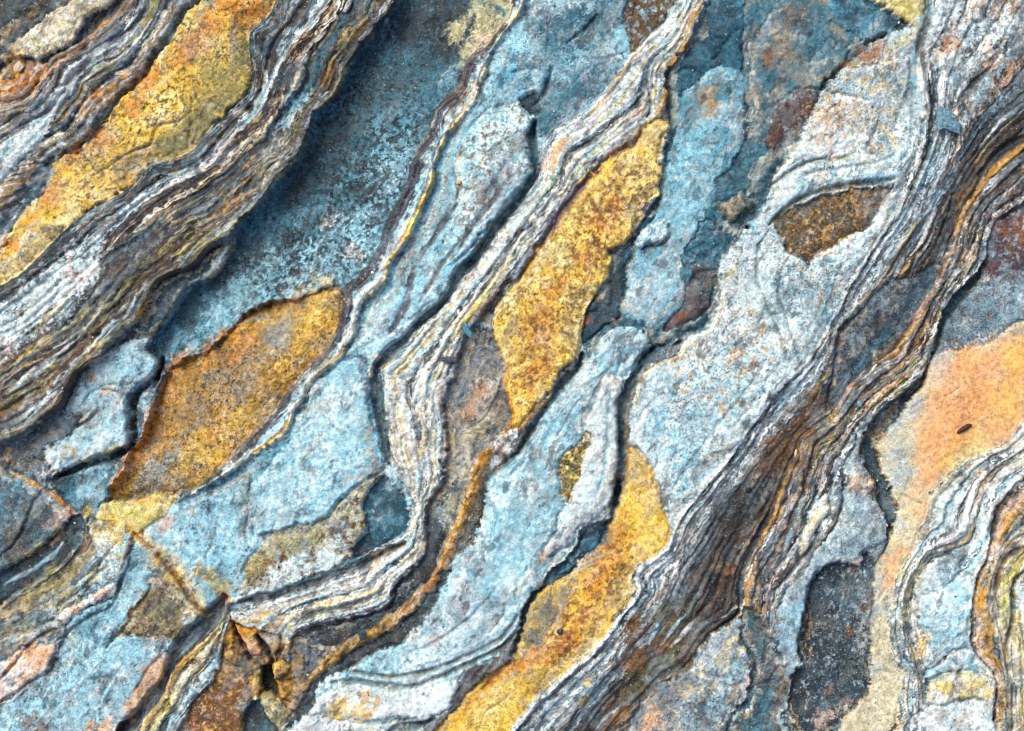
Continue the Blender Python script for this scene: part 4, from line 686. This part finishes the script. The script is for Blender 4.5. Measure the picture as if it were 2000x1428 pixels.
stain_or_shade('240,1130,30 260,1100,26 200,1200,30 160,1230,30', 'bl', .5); stain_or_shade('300,1220,30', 'po', .5); stain_or_shade('160,1330,60 120,1370,50 200,1290,40 200,1380,40', 'lb', .5)
plate('298,1122 330,1151 371,1191 392,1203 352,1248 300,1248 255,1242 222,1246 250,1211 256,1190 286,1150', 'ol', 'tn', 5, 'olive-brown flake in the lower left', mot=22, gap=3, terr=2, gr=.8, spk=('bw', .3, 8)); stain_or_shade('320,1150,26 300,1160,18', 'bw', .6); stain_or_shade('370,1210,18', 'pb', .7)
plate('-200,1350 0,1250 60,1226 100,1206 132,1222 114,1262 80,1258 40,1264 0,1293 -200,1370', 'gs', 'tn', 3, 'grey-tan strip at the lower left edge', mot=22, gap=3, terr=2)
plate('-200,1320 0,1291 40,1262 80,1256 112,1261 100,1301 60,1331 20,1361 0,1376 -200,1450', 'wh', 'pk', 5, 'white plate with orange stains at the lower left edge', mot=20, gap=3, terr=2); stain_or_shade('55,1270,22 80,1290,20 20,1300,20 50,1330,16 90,1275,14', 'pe', .8, 1.4, 14); stain_or_shade('55,1268,12', 'ru', .6)
stain_or_shade('290,1330,34 310,1300,26 265,1370,26 255,1390,20', 'og', .85, .9); stain_or_shade('265,1385,16 285,1360,12', 'ye', .6)
stain_or_shade('45,1400,16 60,1410,20 85,1418,20', 'bw', .7, 1.4, 14); stain_or_shade('180,1420,20 210,1410,20', 'pe', .7)
bundle('172,1022 160,1062 130,1097 90,1132 40,1162 0,1187 -150,1270', '196,1105 152,1138 112,1163 60,1193 0,1220 -150,1300', 'br/ck.26 ol/tn.38 dg/gs.36', 0, 6, label='brown creased beds at the lower left edge', rel=.8)
stain_or_shade('110,1145,30 140,1125,20 70,1165,26', 'ol', .6)
stroke('124,1222 88,1236 52,1262 22,1300 -10,1335', 'dk', 4, -9, .7, hw=6); stroke('236,1142 216,1186 182,1201 146,1226 112,1252', 'ck', 4, -8, .6, hw=6); stroke('292,1140 284,1165 256,1200 252,1218 226,1246 208,1268', 'dk', 4, -9, .7, hw=6)
stroke('345,1262 302,1292 280,1322 262,1350', 'gy', 4, -6, .6); stroke('215,1105 180,1130 150,1160 110,1185', 'br', 5, -6, .6); stroke('230,1060 205,1085 190,1120', 'gy', 4, -5, .6); stroke('110,1262 100,1300 60,1332 20,1362 -10,1378', 'br', 4, -9, .7, hw=6)
stroke('200,1290 160,1330 130,1370 90,1400', 'pb', 7, 2, .5); stroke('250,1290 215,1330 190,1380', 'gs', 4, -4, .5); stroke('60,1235 30,1250 0,1270', 'be', 7, 2, .6); stroke('110,1285 70,1310 20,1340', 'og', 6, 1, .6)
stroke('360,1060 390,1090 420,1120 436,1150', 'pb', 9, 2, .5); stroke('420,1060 400,1085 405,1110', 'gy', 3, -5, .6); stroke('470,960 485,1000 478,1040 490,1075', 'br', 4, -5, .6); stroke('340,1000 400,975 450,945 500,915', 'pb', 7, 2, .5)
stroke('255,1036 282,1058 312,1088 345,1126 368,1160 402,1202', 'ye', 40, -5, .8, soft=.9, brk=.55, hw=16); stroke('262,1040 285,1064 315,1092 345,1128 366,1160 398,1200', 'ru', 11, -11, .75, brk=.6, hw=5)
stroke('190,1005 230,1018 262,1032', 'ye', 24, -2, .8); stroke('330,990 300,1015 275,1032', 'yg', 14, 0, .8); stroke('240,985 300,980 345,980', 'oc', 14, 0, .7); stain_or_shade('275,1040,10', 'bw', .9); stain_or_shade('390,1110,14 410,1125,14', 'ye', .7); stain_or_shade('430,1140,18 440,1155,16', 'ol', .8)
stroke('440,1168 415,1200 392,1228 358,1262 334,1310 304,1362 264,1402 230,1440', 'nb', 22, -30, .8, hw=28)
bundle('446,1195 424,1225 394,1255 354,1290 330,1330 310,1370 284,1402 255,1470', '446,1222 436,1260 428,1300 402,1340 372,1372 342,1412 315,1470', 'ye/oc.26 dl/bw.08 yg/cw.26 gy/ck.16 gs/lb.24', 6, 2, label='yellow and grey beds beside the dark joint')
plate('435,1268 427,1310 402,1346 372,1377 330,1480 462,1480 477,1390 492,1350 497,1310 482,1290 452,1275', 'ru', 'bw', -8, 'rust-brown plate at the bottom left', mot=24, gap=3, terr=2, gr=.7, spk=('go', .3, 7)); stain_or_shade('470,1380,20 480,1350,14', 'gs', .5)
plate('446,1215 476,1222 516,1230 556,1250 548,1285 568,1300 574,1350 560,1385 505,1370 490,1340 492,1318 440,1290 434,1262', 'bw', 'go', -9, 'brown floor of the broken notch', mot=14, gap=0, roll=0, terr=3, marg=0, rough=1.4, ang=True)
plate('455,1220 476,1226 496,1222 516,1232 504,1244 510,1262 509,1279 486,1281 472,1256', 'go', 'og', 0, 'orange block between two clefts', mot=16, gap=5, terr=2, ang=True, marg=0, rough=1.1, tilt=(-8, 6))
plate('502,1240 517,1230 546,1243 557,1256 541,1276 536,1294 523,1270', 'go', 'tn', -1, 'ochre block right of the clefts', mot=16, gap=5, terr=2, ang=True, marg=0, rough=1.1, tilt=(6, 5))
plate('436,1264 458,1270 486,1282 508,1281 526,1298 509,1304 496,1316 480,1311 464,1301 440,1287', 'bw', 'go', -5, 'brown-ochre ledge in the notch', mot=14, gap=5, terr=2, ang=True, marg=0, rough=1.2, tilt=(4, -14))
plate('528,1301 545,1289 565,1303 559,1316 546,1326 536,1329', 'go', 'py', -1, 'ochre knob beside the dark hole', mot=14, gap=5, terr=2, ang=True, marg=0, rough=1.1, tilt=(10, 14))
plate('540,1331 571,1335 573,1351 566,1372 549,1361', 'bw', 'go', -5, 'brown block below the knob', mot=14, gap=5, terr=2, ang=True, marg=0, rough=1.2)
plate('494,1319 508,1306 511,1346 495,1367 489,1346', 'ol', 'go', -4, 'olive block left of the dark hole', mot=14, gap=5, terr=2, ang=True, marg=0, rough=1.2, tilt=(-20, 0))
plate('510,1303 526,1299 531,1320 541,1345 547,1366 531,1352 517,1352 509,1340', 'dk', 'dl', -52, 'dark hole where the joints meet', gap=2, terr=0, ang=True, marg=0)
plate('514,1352 531,1354 549,1371 562,1386 560,1408 548,1424 530,1407 510,1382 504,1367', 'ol', 'po', -12, 'olive plate below the dark hole', gap=4, terr=2, ang=True, marg=0, tilt=(0, 8))
plate('484,1382 504,1369 512,1386 530,1410 546,1428 542,1480 468,1480 477,1402', 'sl', 'ck', -24, 'dark slate notch at the bottom edge', gap=2, terr=3, ang=True, marg=0)
stain_or_shade('560,1265,26 575,1300,26 580,1340,22 570,1380,20 540,1220,20 510,1205,18 445,1300,26 440,1250,18', 'go', .6, 1.3, 14); stain_or_shade('560,1330,16 550,1400,20 470,1300,18', 'dl', .6, 1.3, 12); stain_or_shade('520,1425,14', 'bl', .6); stain_or_shade('436,1168,12 446,1174,10', 'og', .8); stain_or_shade('420,1205,12', 'gy', .7); stain_or_shade('405,1125,12 420,1138,14 432,1150,12', 'yg', .7)
stroke('453,1219 462,1238 478,1262 486,1280 500,1297', 'mr', 10, -26, .9, brk=.1); stroke('502,1241 513,1258 525,1276 530,1297', 'mr', 10, -26, .9, brk=.1); stroke('540,1225 548,1255 535,1285', 'br', 6, -8, .6); stroke('560,1200 545,1225 530,1235', 'pu', 10, -3, .7)


tick('data')
# mineral tints that wander over every bed
for sdx, (c, al_, sca, lo, hi) in enumerate((('gs', .28, 75, .52, .66), ('wh', .28, 60, .56, .70), ('tn', .22, 48, .56, .68), ('pk', .22, 36, .60, .70), ('nb', .55, 26, .60, .70), ('cw', .25, 24, .60, .70))):
    g = sst(lo, hi, fbm(AC * 1.7, AL, sca, 70 + 3 * sdx, 4, .66) + .10 * (N6 - .5)) * al_ * TINT
    lum = COL.mean(-1); g = g * (1 if c not in ('wh', 'cw', 'pk') else sst(.06, .25, lum))
    COL += (PL[c] - COL) * g[..., None]
# fine cross-cracks, each within one slab
rc = np.random.RandomState(99); plate_ids = {i for i, r in enumerate(REG) if r[2] is None}
for _ in range(170):
    x, y = rc.uniform(0, 2000), rc.uniform(0, 1428); a = rc.choice([rc.normal(.5, .5), rc.normal(2.1, .35)]); n = rc.randint(3, 9); ln = [(x, y)]
    j, i = np.searchsorted(YS, y), np.searchsorted(XS, x); r0 = RID[j, i]
    if r0 not in plate_ids: continue
    for _k in range(n):
        a += rc.normal(0, .45); x += 13 * math.cos(a); y += 13 * math.sin(a); ln.append((x, y))
    w, D, T = near(np.array(ln), 8, False, UX, UY); wd = 1.2 + 1.3 * rc.rand()
    H[w] -= rc.uniform(2, 6) * np.exp(-(D / wd) ** 2) * (RID[w] == r0)
    # one lip a little higher than the other: a flake edge
# ------------------------------------------------------------------ fine relief over everything
H += ROUGH * (3 * (N40 - .5) + 2.5 * (N14 - .5) + 2.8 * (N6 - .5) + 1.5 * (WN - .5))
def blur(a):
    b = a.copy(); b[1:-1] = (a[:-2] + 2 * a[1:-1] + a[2:]) / 4; c = b.copy(); c[:, 1:-1] = (b[:, :-2] + 2 * b[:, 1:-1] + b[:, 2:]) / 4; return c
H = blur(H)
GR *= np.clip(.25 + 1.5 * fbm(X, Y, 75, 17, 3), .3, 1.5)
GG = .35 + .75 * GR
COL *= np.clip(1 + GG * (1.0 * (N6 - .5) + .5 * (N14 - .5) + .45 * (rngt.rand(NY, NX) - .5)), .3, 1.8)[..., None]

lum = COL.mean(-1, keepdims=True); COL = np.clip(lum + (COL - lum) * 1.12, .003, 1); COL = COL * (np.clip(lum, .01, 1) / .28) ** .22
# ------------------------------------------------------------------ pieces: connected areas of one region
FR = RID[:-1, :-1].copy(); FH, FW = FR.shape
def components(F):
    """label connected areas: runs of equal faces along each row, joined between rows"""
    h, w = F.shape; start = np.ones(F.shape, bool); start[:, 1:] = F[:, 1:] != F[:, :-1]
    run = (np.cumsum(start.ravel()) - 1).reshape(F.shape)
    same = F[1:] == F[:-1]
    pr = np.unique(np.stack([run[:-1][same], run[1:][same]], -1), axis=0).tolist()
    par = list(range(int(run.max()) + 1))
    def find(i):
        while par[i] != i: par[i] = par[par[i]]; i = par[i]
        return i
    for i, j in pr:
        i, j = find(i), find(j)
        if i != j: par[max(i, j)] = min(i, j)
    root = np.array([find(i) for i in range(len(par))])
    first = np.flatnonzero(start.ravel())                    # label = index of the first face
    return first[root][run]
MINF = 420
for it in range(8):
    lab = components(FR); u, inv, cnt = np.unique(lab, return_inverse=True, return_counts=True); inv = inv.reshape(FR.shape)
    small = cnt[inv] < MINF
    if not small.any(): break
    F2 = FR.copy(); todo = small.copy()
    for _ in range(40):
        if not todo.any(): break
        for sh, ax in ((1, 0), (-1, 0), (1, 1), (-1, 1)):
            nb = np.roll(F2, sh, ax); ok = ~np.roll(todo, sh, ax) & todo
            F2[ok] = nb[ok]; todo &= ~ok
    FR = F2
lab = components(FR); u, inv = np.unique(lab, return_inverse=True); inv = inv.reshape(FR.shape)
NCOMP = len(u); comp_reg = FR.ravel()[u]

tick('comp')
# ------------------------------------------------------------------ material
def rock_material():
    m = bpy.data.materials.new('weathered_sandstone'); m.use_nodes = True; nt = m.node_tree; N = nt.nodes; Lk = nt.links
    b = N['Principled BSDF']; b.inputs['Roughness'].default_value = .72; b.inputs['Specular IOR Level'].default_value = .32
    tc = N.new('ShaderNodeTexCoord'); at = N.new('ShaderNodeAttribute'); at.attribute_name = 'stone'
    def noise(scale, det, rough=.55):
        n = N.new('ShaderNodeTexNoise'); n.inputs['Scale'].default_value = scale; n.inputs['Detail'].default_value = det; n.inputs['Roughness'].default_value = rough
        Lk.new(tc.outputs['Object'], n.inputs['Vector']); return n.outputs['Fac']
    def math_(op, a, b_=None, c=None):
        n = N.new('ShaderNodeMath'); n.operation = op
        for i, v in enumerate((a, b_, c)):
            if v is None: continue
            if isinstance(v, (int, float)): n.inputs[i].default_value = v
            else: Lk.new(v, n.inputs[i])
        return n.outputs[0]
    def ramp(v, lo, hi, a, c):
        n = N.new('ShaderNodeMapRange'); n.clamp = True; Lk.new(v, n.inputs[0])
        for i, q in enumerate((lo, hi, a, c)): n.inputs[i + 1].default_value = q
        return n.outputs[0]
    g1 = noise(520, 2, .6); g2 = noise(210, 3, .6); g3 = noise(900, 1)
    gr = at.outputs['Alpha']
    # quartz and dark mineral grains
    dark = ramp(g1, .36, .46, 1., 0.); lite = ramp(g3, .60, .72, 0., 1.)
    k = math_('MULTIPLY_ADD', math_('SUBTRACT', g2, .5), 1.2, 1.0)
    k = math_('MULTIPLY', k, math_('SUBTRACT', 1.0, math_('MULTIPLY', math_('MULTIPLY', dark, gr), .75)))
    mul = N.new('ShaderNodeVectorMath'); mul.operation = 'SCALE'; Lk.new(at.outputs['Color'], mul.inputs[0]); Lk.new(k, mul.inputs['Scale'])
    mx = N.new('ShaderNodeMix'); mx.data_type = 'RGBA'
    Lk.new(math_('MULTIPLY', lite, math_('MULTIPLY', gr, .38)), mx.inputs['Factor'])
    Lk.new(mul.outputs[0], mx.inputs['A']); mx.inputs['B'].default_value = (.62, .63, .60, 1)
    Lk.new(mx.outputs['Result'], b.inputs['Base Color'])
    bp = N.new('ShaderNodeBump'); bp.inputs['Strength'].default_value = .4; bp.inputs['Distance'].default_value = .0022
    Lk.new(math_('ADD', math_('MULTIPLY', g1, .6), math_('MULTIPLY', g2, 1.0)), bp.inputs['Height']); Lk.new(bp.outputs[0], b.inputs['Normal'])
    return m
ROCK = rock_material()

# ------------------------------------------------------------------ build the pieces
px_w = ((X - CX) * S).astype(np.float32); py_w = ((CY - Y) * S).astype(np.float32); pz_w = (H * S).astype(np.float32)
XYZ = np.stack([px_w, py_w, pz_w], -1).reshape(-1, 3)
RGBA = np.concatenate([np.clip(COL, .004, .9), GR[..., None]], -1).reshape(-1, 4).astype(np.float32)
vid = np.arange(NY * NX).reshape(NY, NX)
quads = np.stack([vid[1:, :-1], vid[1:, 1:], vid[:-1, 1:], vid[:-1, :-1]], -1).reshape(-1, 4)
C2 = np.pad(inv, 1, constant_values=-1)
edges, own = [], []
cc = C2[1:-1, 1:-1]
for nb, (va, vb) in ((C2[:-2, 1:-1], (vid[:-1, :-1], vid[:-1, 1:])), (C2[2:, 1:-1], (vid[1:, 1:], vid[1:, :-1])),
                     (C2[1:-1, :-2], (vid[1:, :-1], vid[:-1, :-1])), (C2[1:-1, 2:], (vid[:-1, 1:], vid[1:, 1:]))):
    m = nb != cc; edges.append(np.stack([va[m], vb[m]], -1)); own.append(cc[m])
edges = np.concatenate(edges); own = np.concatenate(own)
fo = np.argsort(inv.ravel(), kind='stable'); fb = np.searchsorted(inv.ravel()[fo], np.arange(NCOMP + 1))
eo = np.argsort(own, kind='stable'); eb = np.searchsorted(own[eo], np.arange(NCOMP + 1))
SKIRT = 14 * S

def piece(name, ci):
    q = quads[fo[fb[ci]:fb[ci + 1]]]; e = edges[eo[eb[ci]:eb[ci + 1]]]
    uq, iq = np.unique(q, return_inverse=True); nt = len(uq)
    ue, ie = np.unique(e, return_inverse=True); ie = ie.reshape(-1, 2); ne = len(ue)
    low = XYZ[ue].copy(); low[:, 2] -= SKIRT
    co = np.concatenate([XYZ[uq], XYZ[ue], low]); cl = np.concatenate([RGBA[uq], RGBA[ue], RGBA[ue]])
    f = np.concatenate([iq.reshape(-1, 4), np.stack([ie[:, 1] + nt, ie[:, 0] + nt, ie[:, 0] + nt + ne, ie[:, 1] + nt + ne], -1)])
    me = bpy.data.meshes.new(name); me.vertices.add(len(co)); me.vertices.foreach_set('co', co.ravel())
    me.loops.add(f.size); me.loops.foreach_set('vertex_index', f.ravel().astype(np.int32))
    me.polygons.add(len(f)); me.polygons.foreach_set('loop_start', np.arange(0, f.size, 4, dtype=np.int32))
    me.update(calc_edges=True)
    me.polygons.foreach_set('use_smooth', np.ones(len(f), bool))
    a = me.color_attributes.new('stone', 'FLOAT_COLOR', 'POINT'); a.data.foreach_set('color', cl.ravel())
    me.materials.append(ROCK)
    o = bpy.data.objects.new(name, me); sc.collection.objects.link(o); return o

def empty(name, loc=(0, 0, 0), parent=None):
    o = bpy.data.objects.new(name, None); sc.collection.objects.link(o); o.location = loc; o.parent = parent; o.empty_display_size = .02
    return o
outcrop = empty('rock_outcrop')
outcrop['label'] = 'weathered outcrop of folded blue, ochre and white sandstone beds filling the whole view'
outcrop['category'] = 'rock'
band_obj = {}
seen_label = set()
order = sorted(range(NCOMP), key=lambda c: -(fb[c + 1] - fb[c]))
for ci in order:
    name, label, band = REG[comp_reg[ci]]
    o = piece(name, ci)
    if band is None:
        o.parent = outcrop
    else:
        if band not in band_obj:
            b = empty('strata_band', parent=outcrop); band_obj[band] = b
            if BANDS[band][1]: b['label'] = BANDS[band][1]
        o.parent = band_obj[band]
    if label and label not in seen_label: o['label'] = label; seen_label.add(label)
tick('built'); print('PIECES', NCOMP, 'REGIONS', len(REG))
# ------------------------------------------------------------------ loose chips, crumbs and grains lying on the rock
import bmesh
def level(x, y):
    i = int(np.clip(np.searchsorted(XS, x), 1, NX - 2)); j = int(np.clip(np.searchsorted(YS, y), 1, NY - 2))
    return float(H[j - 1:j + 2, i - 1:i + 2].mean())
def crumb_material(name, c, c2, rough=.7, scale=400):
    m = bpy.data.materials.new(name); m.use_nodes = True; nt = m.node_tree; N = nt.nodes
    b = N['Principled BSDF']; b.inputs['Roughness'].default_value = rough; b.inputs['Specular IOR Level'].default_value = .3
    tc = N.new('ShaderNodeTexCoord'); n = N.new('ShaderNodeTexNoise'); n.inputs['Scale'].default_value = scale; n.inputs['Detail'].default_value = 4
    nt.links.new(tc.outputs['Object'], n.inputs['Vector'])
    r = N.new('ShaderNodeValToRGB'); r.color_ramp.elements[0].position = .35; r.color_ramp.elements[1].position = .65
    r.color_ramp.elements[0].color = (*PL[c], 1); r.color_ramp.elements[1].color = (*PL[c2], 1)
    nt.links.new(n.outputs['Fac'], r.inputs['Fac']); nt.links.new(r.outputs['Color'], b.inputs['Base Color'])
    bp = N.new('ShaderNodeBump'); bp.inputs['Strength'].default_value = .5; bp.inputs['Distance'].default_value = .001
    nt.links.new(n.outputs['Fac'], bp.inputs['Height']); nt.links.new(bp.outputs[0], b.inputs['Normal'])
    return m
CM = {}
def cm(c, c2):
    if (c, c2) not in CM: CM[c, c2] = crumb_material('crumb_%s_%s' % (c, c2), c, c2)
    return CM[c, c2]
def link(name, bm, mat, loc, label, cat, group=None, smooth_=False):
    me = bpy.data.meshes.new(name); bm.to_mesh(me); bm.free()
    for p in me.polygons: p.use_smooth = smooth_
    me.materials.append(mat); o = bpy.data.objects.new(name, me); sc.collection.objects.link(o); o.location = loc
    o['label'] = label; o['category'] = cat
    if group: o['group'] = group
    return o
def chip(name, P, thick, c, c2, label, cat, lift=0., tilt=(0, 0)):
    """flat broken flake: ragged outline, split edge and an uneven top"""
    p = pts(P); q2 = np.roll(p, -1, 0); rj = np.random.RandomState(len(P)); p = np.stack([p, (p + q2) / 2 + rj.uniform(-1.2, 1.2, p.shape)], 1).reshape(-1, 2); ctr = p.mean(0); rs = np.random.RandomState(int(ctr[0]))
    z0 = max(level(*q) for q in list(p) + [ctr]) * .6 + level(*ctr) * .4 + lift
    d = p - ctr; bm = bmesh.new(); rings = []
    for sc_, z in ((.86, -.5 * thick), (1.0, .25 * thick), (.97, .75 * thick), (.88, thick * .95), (.5, thick * 1.05)):
        rings.append([bm.verts.new(((q[0] * sc_ + rs.uniform(-1, 1) * .7) * S, -(q[1] * sc_ + rs.uniform(-1, 1) * .7) * S,
                                    (z + rs.uniform(-.16, .16) * thick + tilt[0] * q[0] + tilt[1] * q[1]) * S)) for q in d])
    n = len(d)
    for a, b in zip(rings[:-1], rings[1:]):
        for i in range(n): bm.faces.new((a[(i + 1) % n], a[i], b[i], b[(i + 1) % n]))
    bm.faces.new(rings[-1][::-1]); bm.faces.new(rings[0])
    bmesh.ops.recalc_face_normals(bm, faces=bm.faces)
    return link(name, bm, cm(c, c2), ((ctr[0] - CX) * S, (CY - ctr[1]) * S, z0 * S), label, cat)
def grain(name, x, y, rx, ry, rot, c, c2, label, cat, hz=.7, rag=.18, sharp_=False):
    """rounded or angular grain"""
    bm = bmesh.new(); bmesh.ops.create_icosphere(bm, subdivisions=2, radius=1.0); rs = np.random.RandomState(int(x * 7 + y))
    ca, sa = math.cos(rot), math.sin(rot); rz = min(rx, ry) * hz
    cuts = [(v / np.linalg.norm(v), rs.uniform(.62, .85)) for v in rs.normal(size=(7, 3))]
    for v in bm.verts:
        co = np.array(v.co)
        for n_, k in cuts:
            e = co @ n_ - k
            if e > 0: co = co - n_ * e * .9
        co = co * (1 + rs.uniform(-rag, rag) * .35)
        a, b = co[0] * rx, co[1] * ry
        v.co = ((a * ca - b * sa) * S, (a * sa + b * ca) * S, co[2] * rz * S)
    return link(name, bm, cm(c, c2), ((x - CX) * S, (CY - y) * S, (level(x, y) + rz * .55) * S), label, cat, smooth_=not sharp_)

chip('stone_chip', '1828,207 1845,214 1862,225 1868,238 1876,247 1872,265 1860,259 1838,253 1830,259 1825,240', 14, 'bl', 'gs', 'blue slate chip lying on the grey beds in the upper right', 'stone chip', 3)
chip('stone_flake', '903,628 911,631 918,644 926,658 922,662 910,652 904,639', 9, 'mb', 'bl', 'small blue flake lodged above the brown-grey bed', 'stone flake', 7)
chip('stone_sliver', '856,699 872,696 896,697 893,707 876,709 864,706', 8, 'pu', 'nb', 'dark purple sliver lying across the white laminated beds', 'stone sliver', 6)
chip('stone_crumb', '265,858 273,856 281,858 277,863 268,862', 5, 'pu', 'dk', 'tiny dark flake beside the left tip of the ochre lens', 'stone crumb', 3)
chip('pebble', '672,28 678,12 686,1 691,8 685,22 677,31', 9, 'gs', 'pk', 'pale elongated pebble in the groove at the top edge', 'pebble', 4)
chip('pebble', '30,138 38,125 44,122 52,134 45,142 34,144', 10, 'pk', 'cw', 'pinkish angular pebble on the rust wedge', 'pebble', 4)
chip('stone_crumb', '700,1232 712,1230 716,1240 712,1250 702,1248', 8, 'nb', 'sl', 'dark blue crumb beside the orange vein', 'stone crumb', 4)
# twig: a short tapering piece of bark-brown stalk
bm = bmesh.new(); path = [(1869, 846, 1.6), (1874, 842, 3.4), (1881, 838, 4.6), (1888, 833, 4.8), (1894, 830, 3.4), (1897, 829, 1.4)]; rings = []; zt = level(1882, 838)
for (x, y, r) in path:
    rings.append([bm.verts.new(((x - 1882 + math.cos(a) * r * .55) * S, -(y - 838 + math.cos(a) * r * .85) * S, (math.sin(a) * r + 3.5 + .5 * math.sin(3 * a + x)) * S)) for a in np.linspace(0, 2 * math.pi, 9)[:-1]])
for a, b in zip(rings[:-1], rings[1:]):
    for i in range(8): bm.faces.new((a[i], a[(i + 1) % 8], b[(i + 1) % 8], b[i]))
bm.faces.new(rings[0]); bm.faces.new(rings[-1][::-1]); bmesh.ops.recalc_face_normals(bm, faces=bm.faces)
link('twig_fragment', bm, cm('tw', 'mr'), ((1882 - CX) * S, (CY - 838) * S, zt * S), 'short dark brown twig fragment on the peach slab', 'twig', smooth_=True)
grain('seed', 1555, 885, 3.2, 9, -.15, 'cw', 'pk', 'pale slender seed in the dark brown strata', 'seed', 1.0)
grain('pebble', 1712, 962, 9, 5, .4, 'tn', 'br', 'small brown pebble in the blue gully by the peach slab', 'pebble')
grain('grit_grain', 1731, 1025, 3, 5.5, .6, 'ye', 'cw', 'yellow grain beside the tip of the blue gully', 'grain', 1.0)
grain('grit_grain', 1750, 981, 4.5, 5.5, 0, 'og', 'ru', 'orange grain on the lower neck of the peach slab', 'grain', 1.0)
grain('grit_grain', 897, 357, 6.5, 4.5, .2, 'pe', 'og', 'orange grain on the pale blue slab at the upper middle', 'grain', .9)
grain('grit_grain', 728, 533, 4, 3.2, 0, 'wh', 'wh', 'white grain on the yellow-rimmed grey strip', 'grain', 1.0)
grain('grit_grain', 1413, 930, 4, 4.5, 0, 'pk', 'wh', 'pinkish grain on the edge of the pale slab', 'grain', 1.0)
grain('grit_grain', 1233, 1087, 4, 4, 0, 'gs', 'gy', 'round grey grain on the yellow lens', 'grain', 1.0)
grain('grit_grain', 1094, 1233, 7, 6, .5, 'nb', 'sl', 'dark blue grain on the olive end of the yellow lens', 'grain', .8)
grain('grit_grain', 1462, 957, 7, 5.5, .3, 'dk', 'dk', 'black grain in the dark brown strata', 'grain', .8)
grain('grit_grain', 1791, 1203, 4.5, 3.5, 0, 'bl', 'mb', 'bright blue grain left of the pale domed plate', 'grain', 1.0)
grain('grit_grain', 326, 1361, 4, 4, 0, 'wh', 'cw', 'white round grain on the yellow and grey beds', 'grain', 1.0)
grain('pebble', 1678, 789, 5, 8, .3, 'mb', 'gs', 'small blue oval pebble on the tan beds by the gully', 'pebble', .8)
grain('grit_grain', 1716, 940, 3.5, 2, .7, 'wh', 'cw', 'tiny white flake in the blue gully', 'grain', 1.0)
grain('grit_grain', 825, 1352, 4, 3.5, 0, 'wh', 'pb', 'white grain above the fleck-stained white plate', 'grain', 1.0)

# sand grains caught in the clefts and scattered over the slabs: one uncountable mass
rg = np.random.RandomState(5); V, F, K = [], [], []; lap = blur(blur(blur(H))) - H
oct_ = np.array([(1, 0, 0), (-1, 0, 0), (0, 1, 0), (0, -1, 0), (0, 0, 1), (0, 0, -1)], float)
of = [(0, 2, 4), (2, 1, 4), (1, 3, 4), (3, 0, 4), (2, 0, 5), (1, 2, 5), (3, 1, 5), (0, 3, 5)]
while len(V) < 3600:
    x, y = rg.uniform(-60, 2060), rg.uniform(-60, 1490); i, j = np.searchsorted(XS, x), np.searchsorted(YS, y)
    if lap[j, i] < .4 and rg.rand() > .3: continue
    r = rg.choice([1.1, 1.4, 1.9, 2.8], p=[.5, .33, .14, .03]) * rg.uniform(.8, 1.2)
    q = oct_ * rg.uniform(.6, 1.2, (6, 1)) * r; a = rg.uniform(0, 6.3); c_, s_ = math.cos(a), math.sin(a)
    q = np.stack([q[:, 0] * c_ - q[:, 1] * s_ + x - CX, CY - (q[:, 0] * s_ + q[:, 1] * c_ + y), q[:, 2] + H[j, i] + r * .4], -1) * S
    n0 = 6 * len(V); V.append(q); F += [tuple(n0 + k for k in f) for f in of]
    K += [rg.choice(4, p=[.45, .2, .2, .15])] * 8
me = bpy.data.meshes.new('sand_grains'); me.from_pydata(np.concatenate(V).tolist(), [], F)
for c, c2 in (('wh', 'cw'), ('oc', 'pe'), ('dk', 'nb'), ('gs', 'pb')): me.materials.append(cm(c, c2))
me.polygons.foreach_set('material_index', np.array(K, np.int32)); me.update()
o = bpy.data.objects.new('sand_grains', me); sc.collection.objects.link(o)
o['label'] = 'loose sand grains scattered over the slabs and caught in the clefts'; o['category'] = 'sand'; o['kind'] = 'stuff'
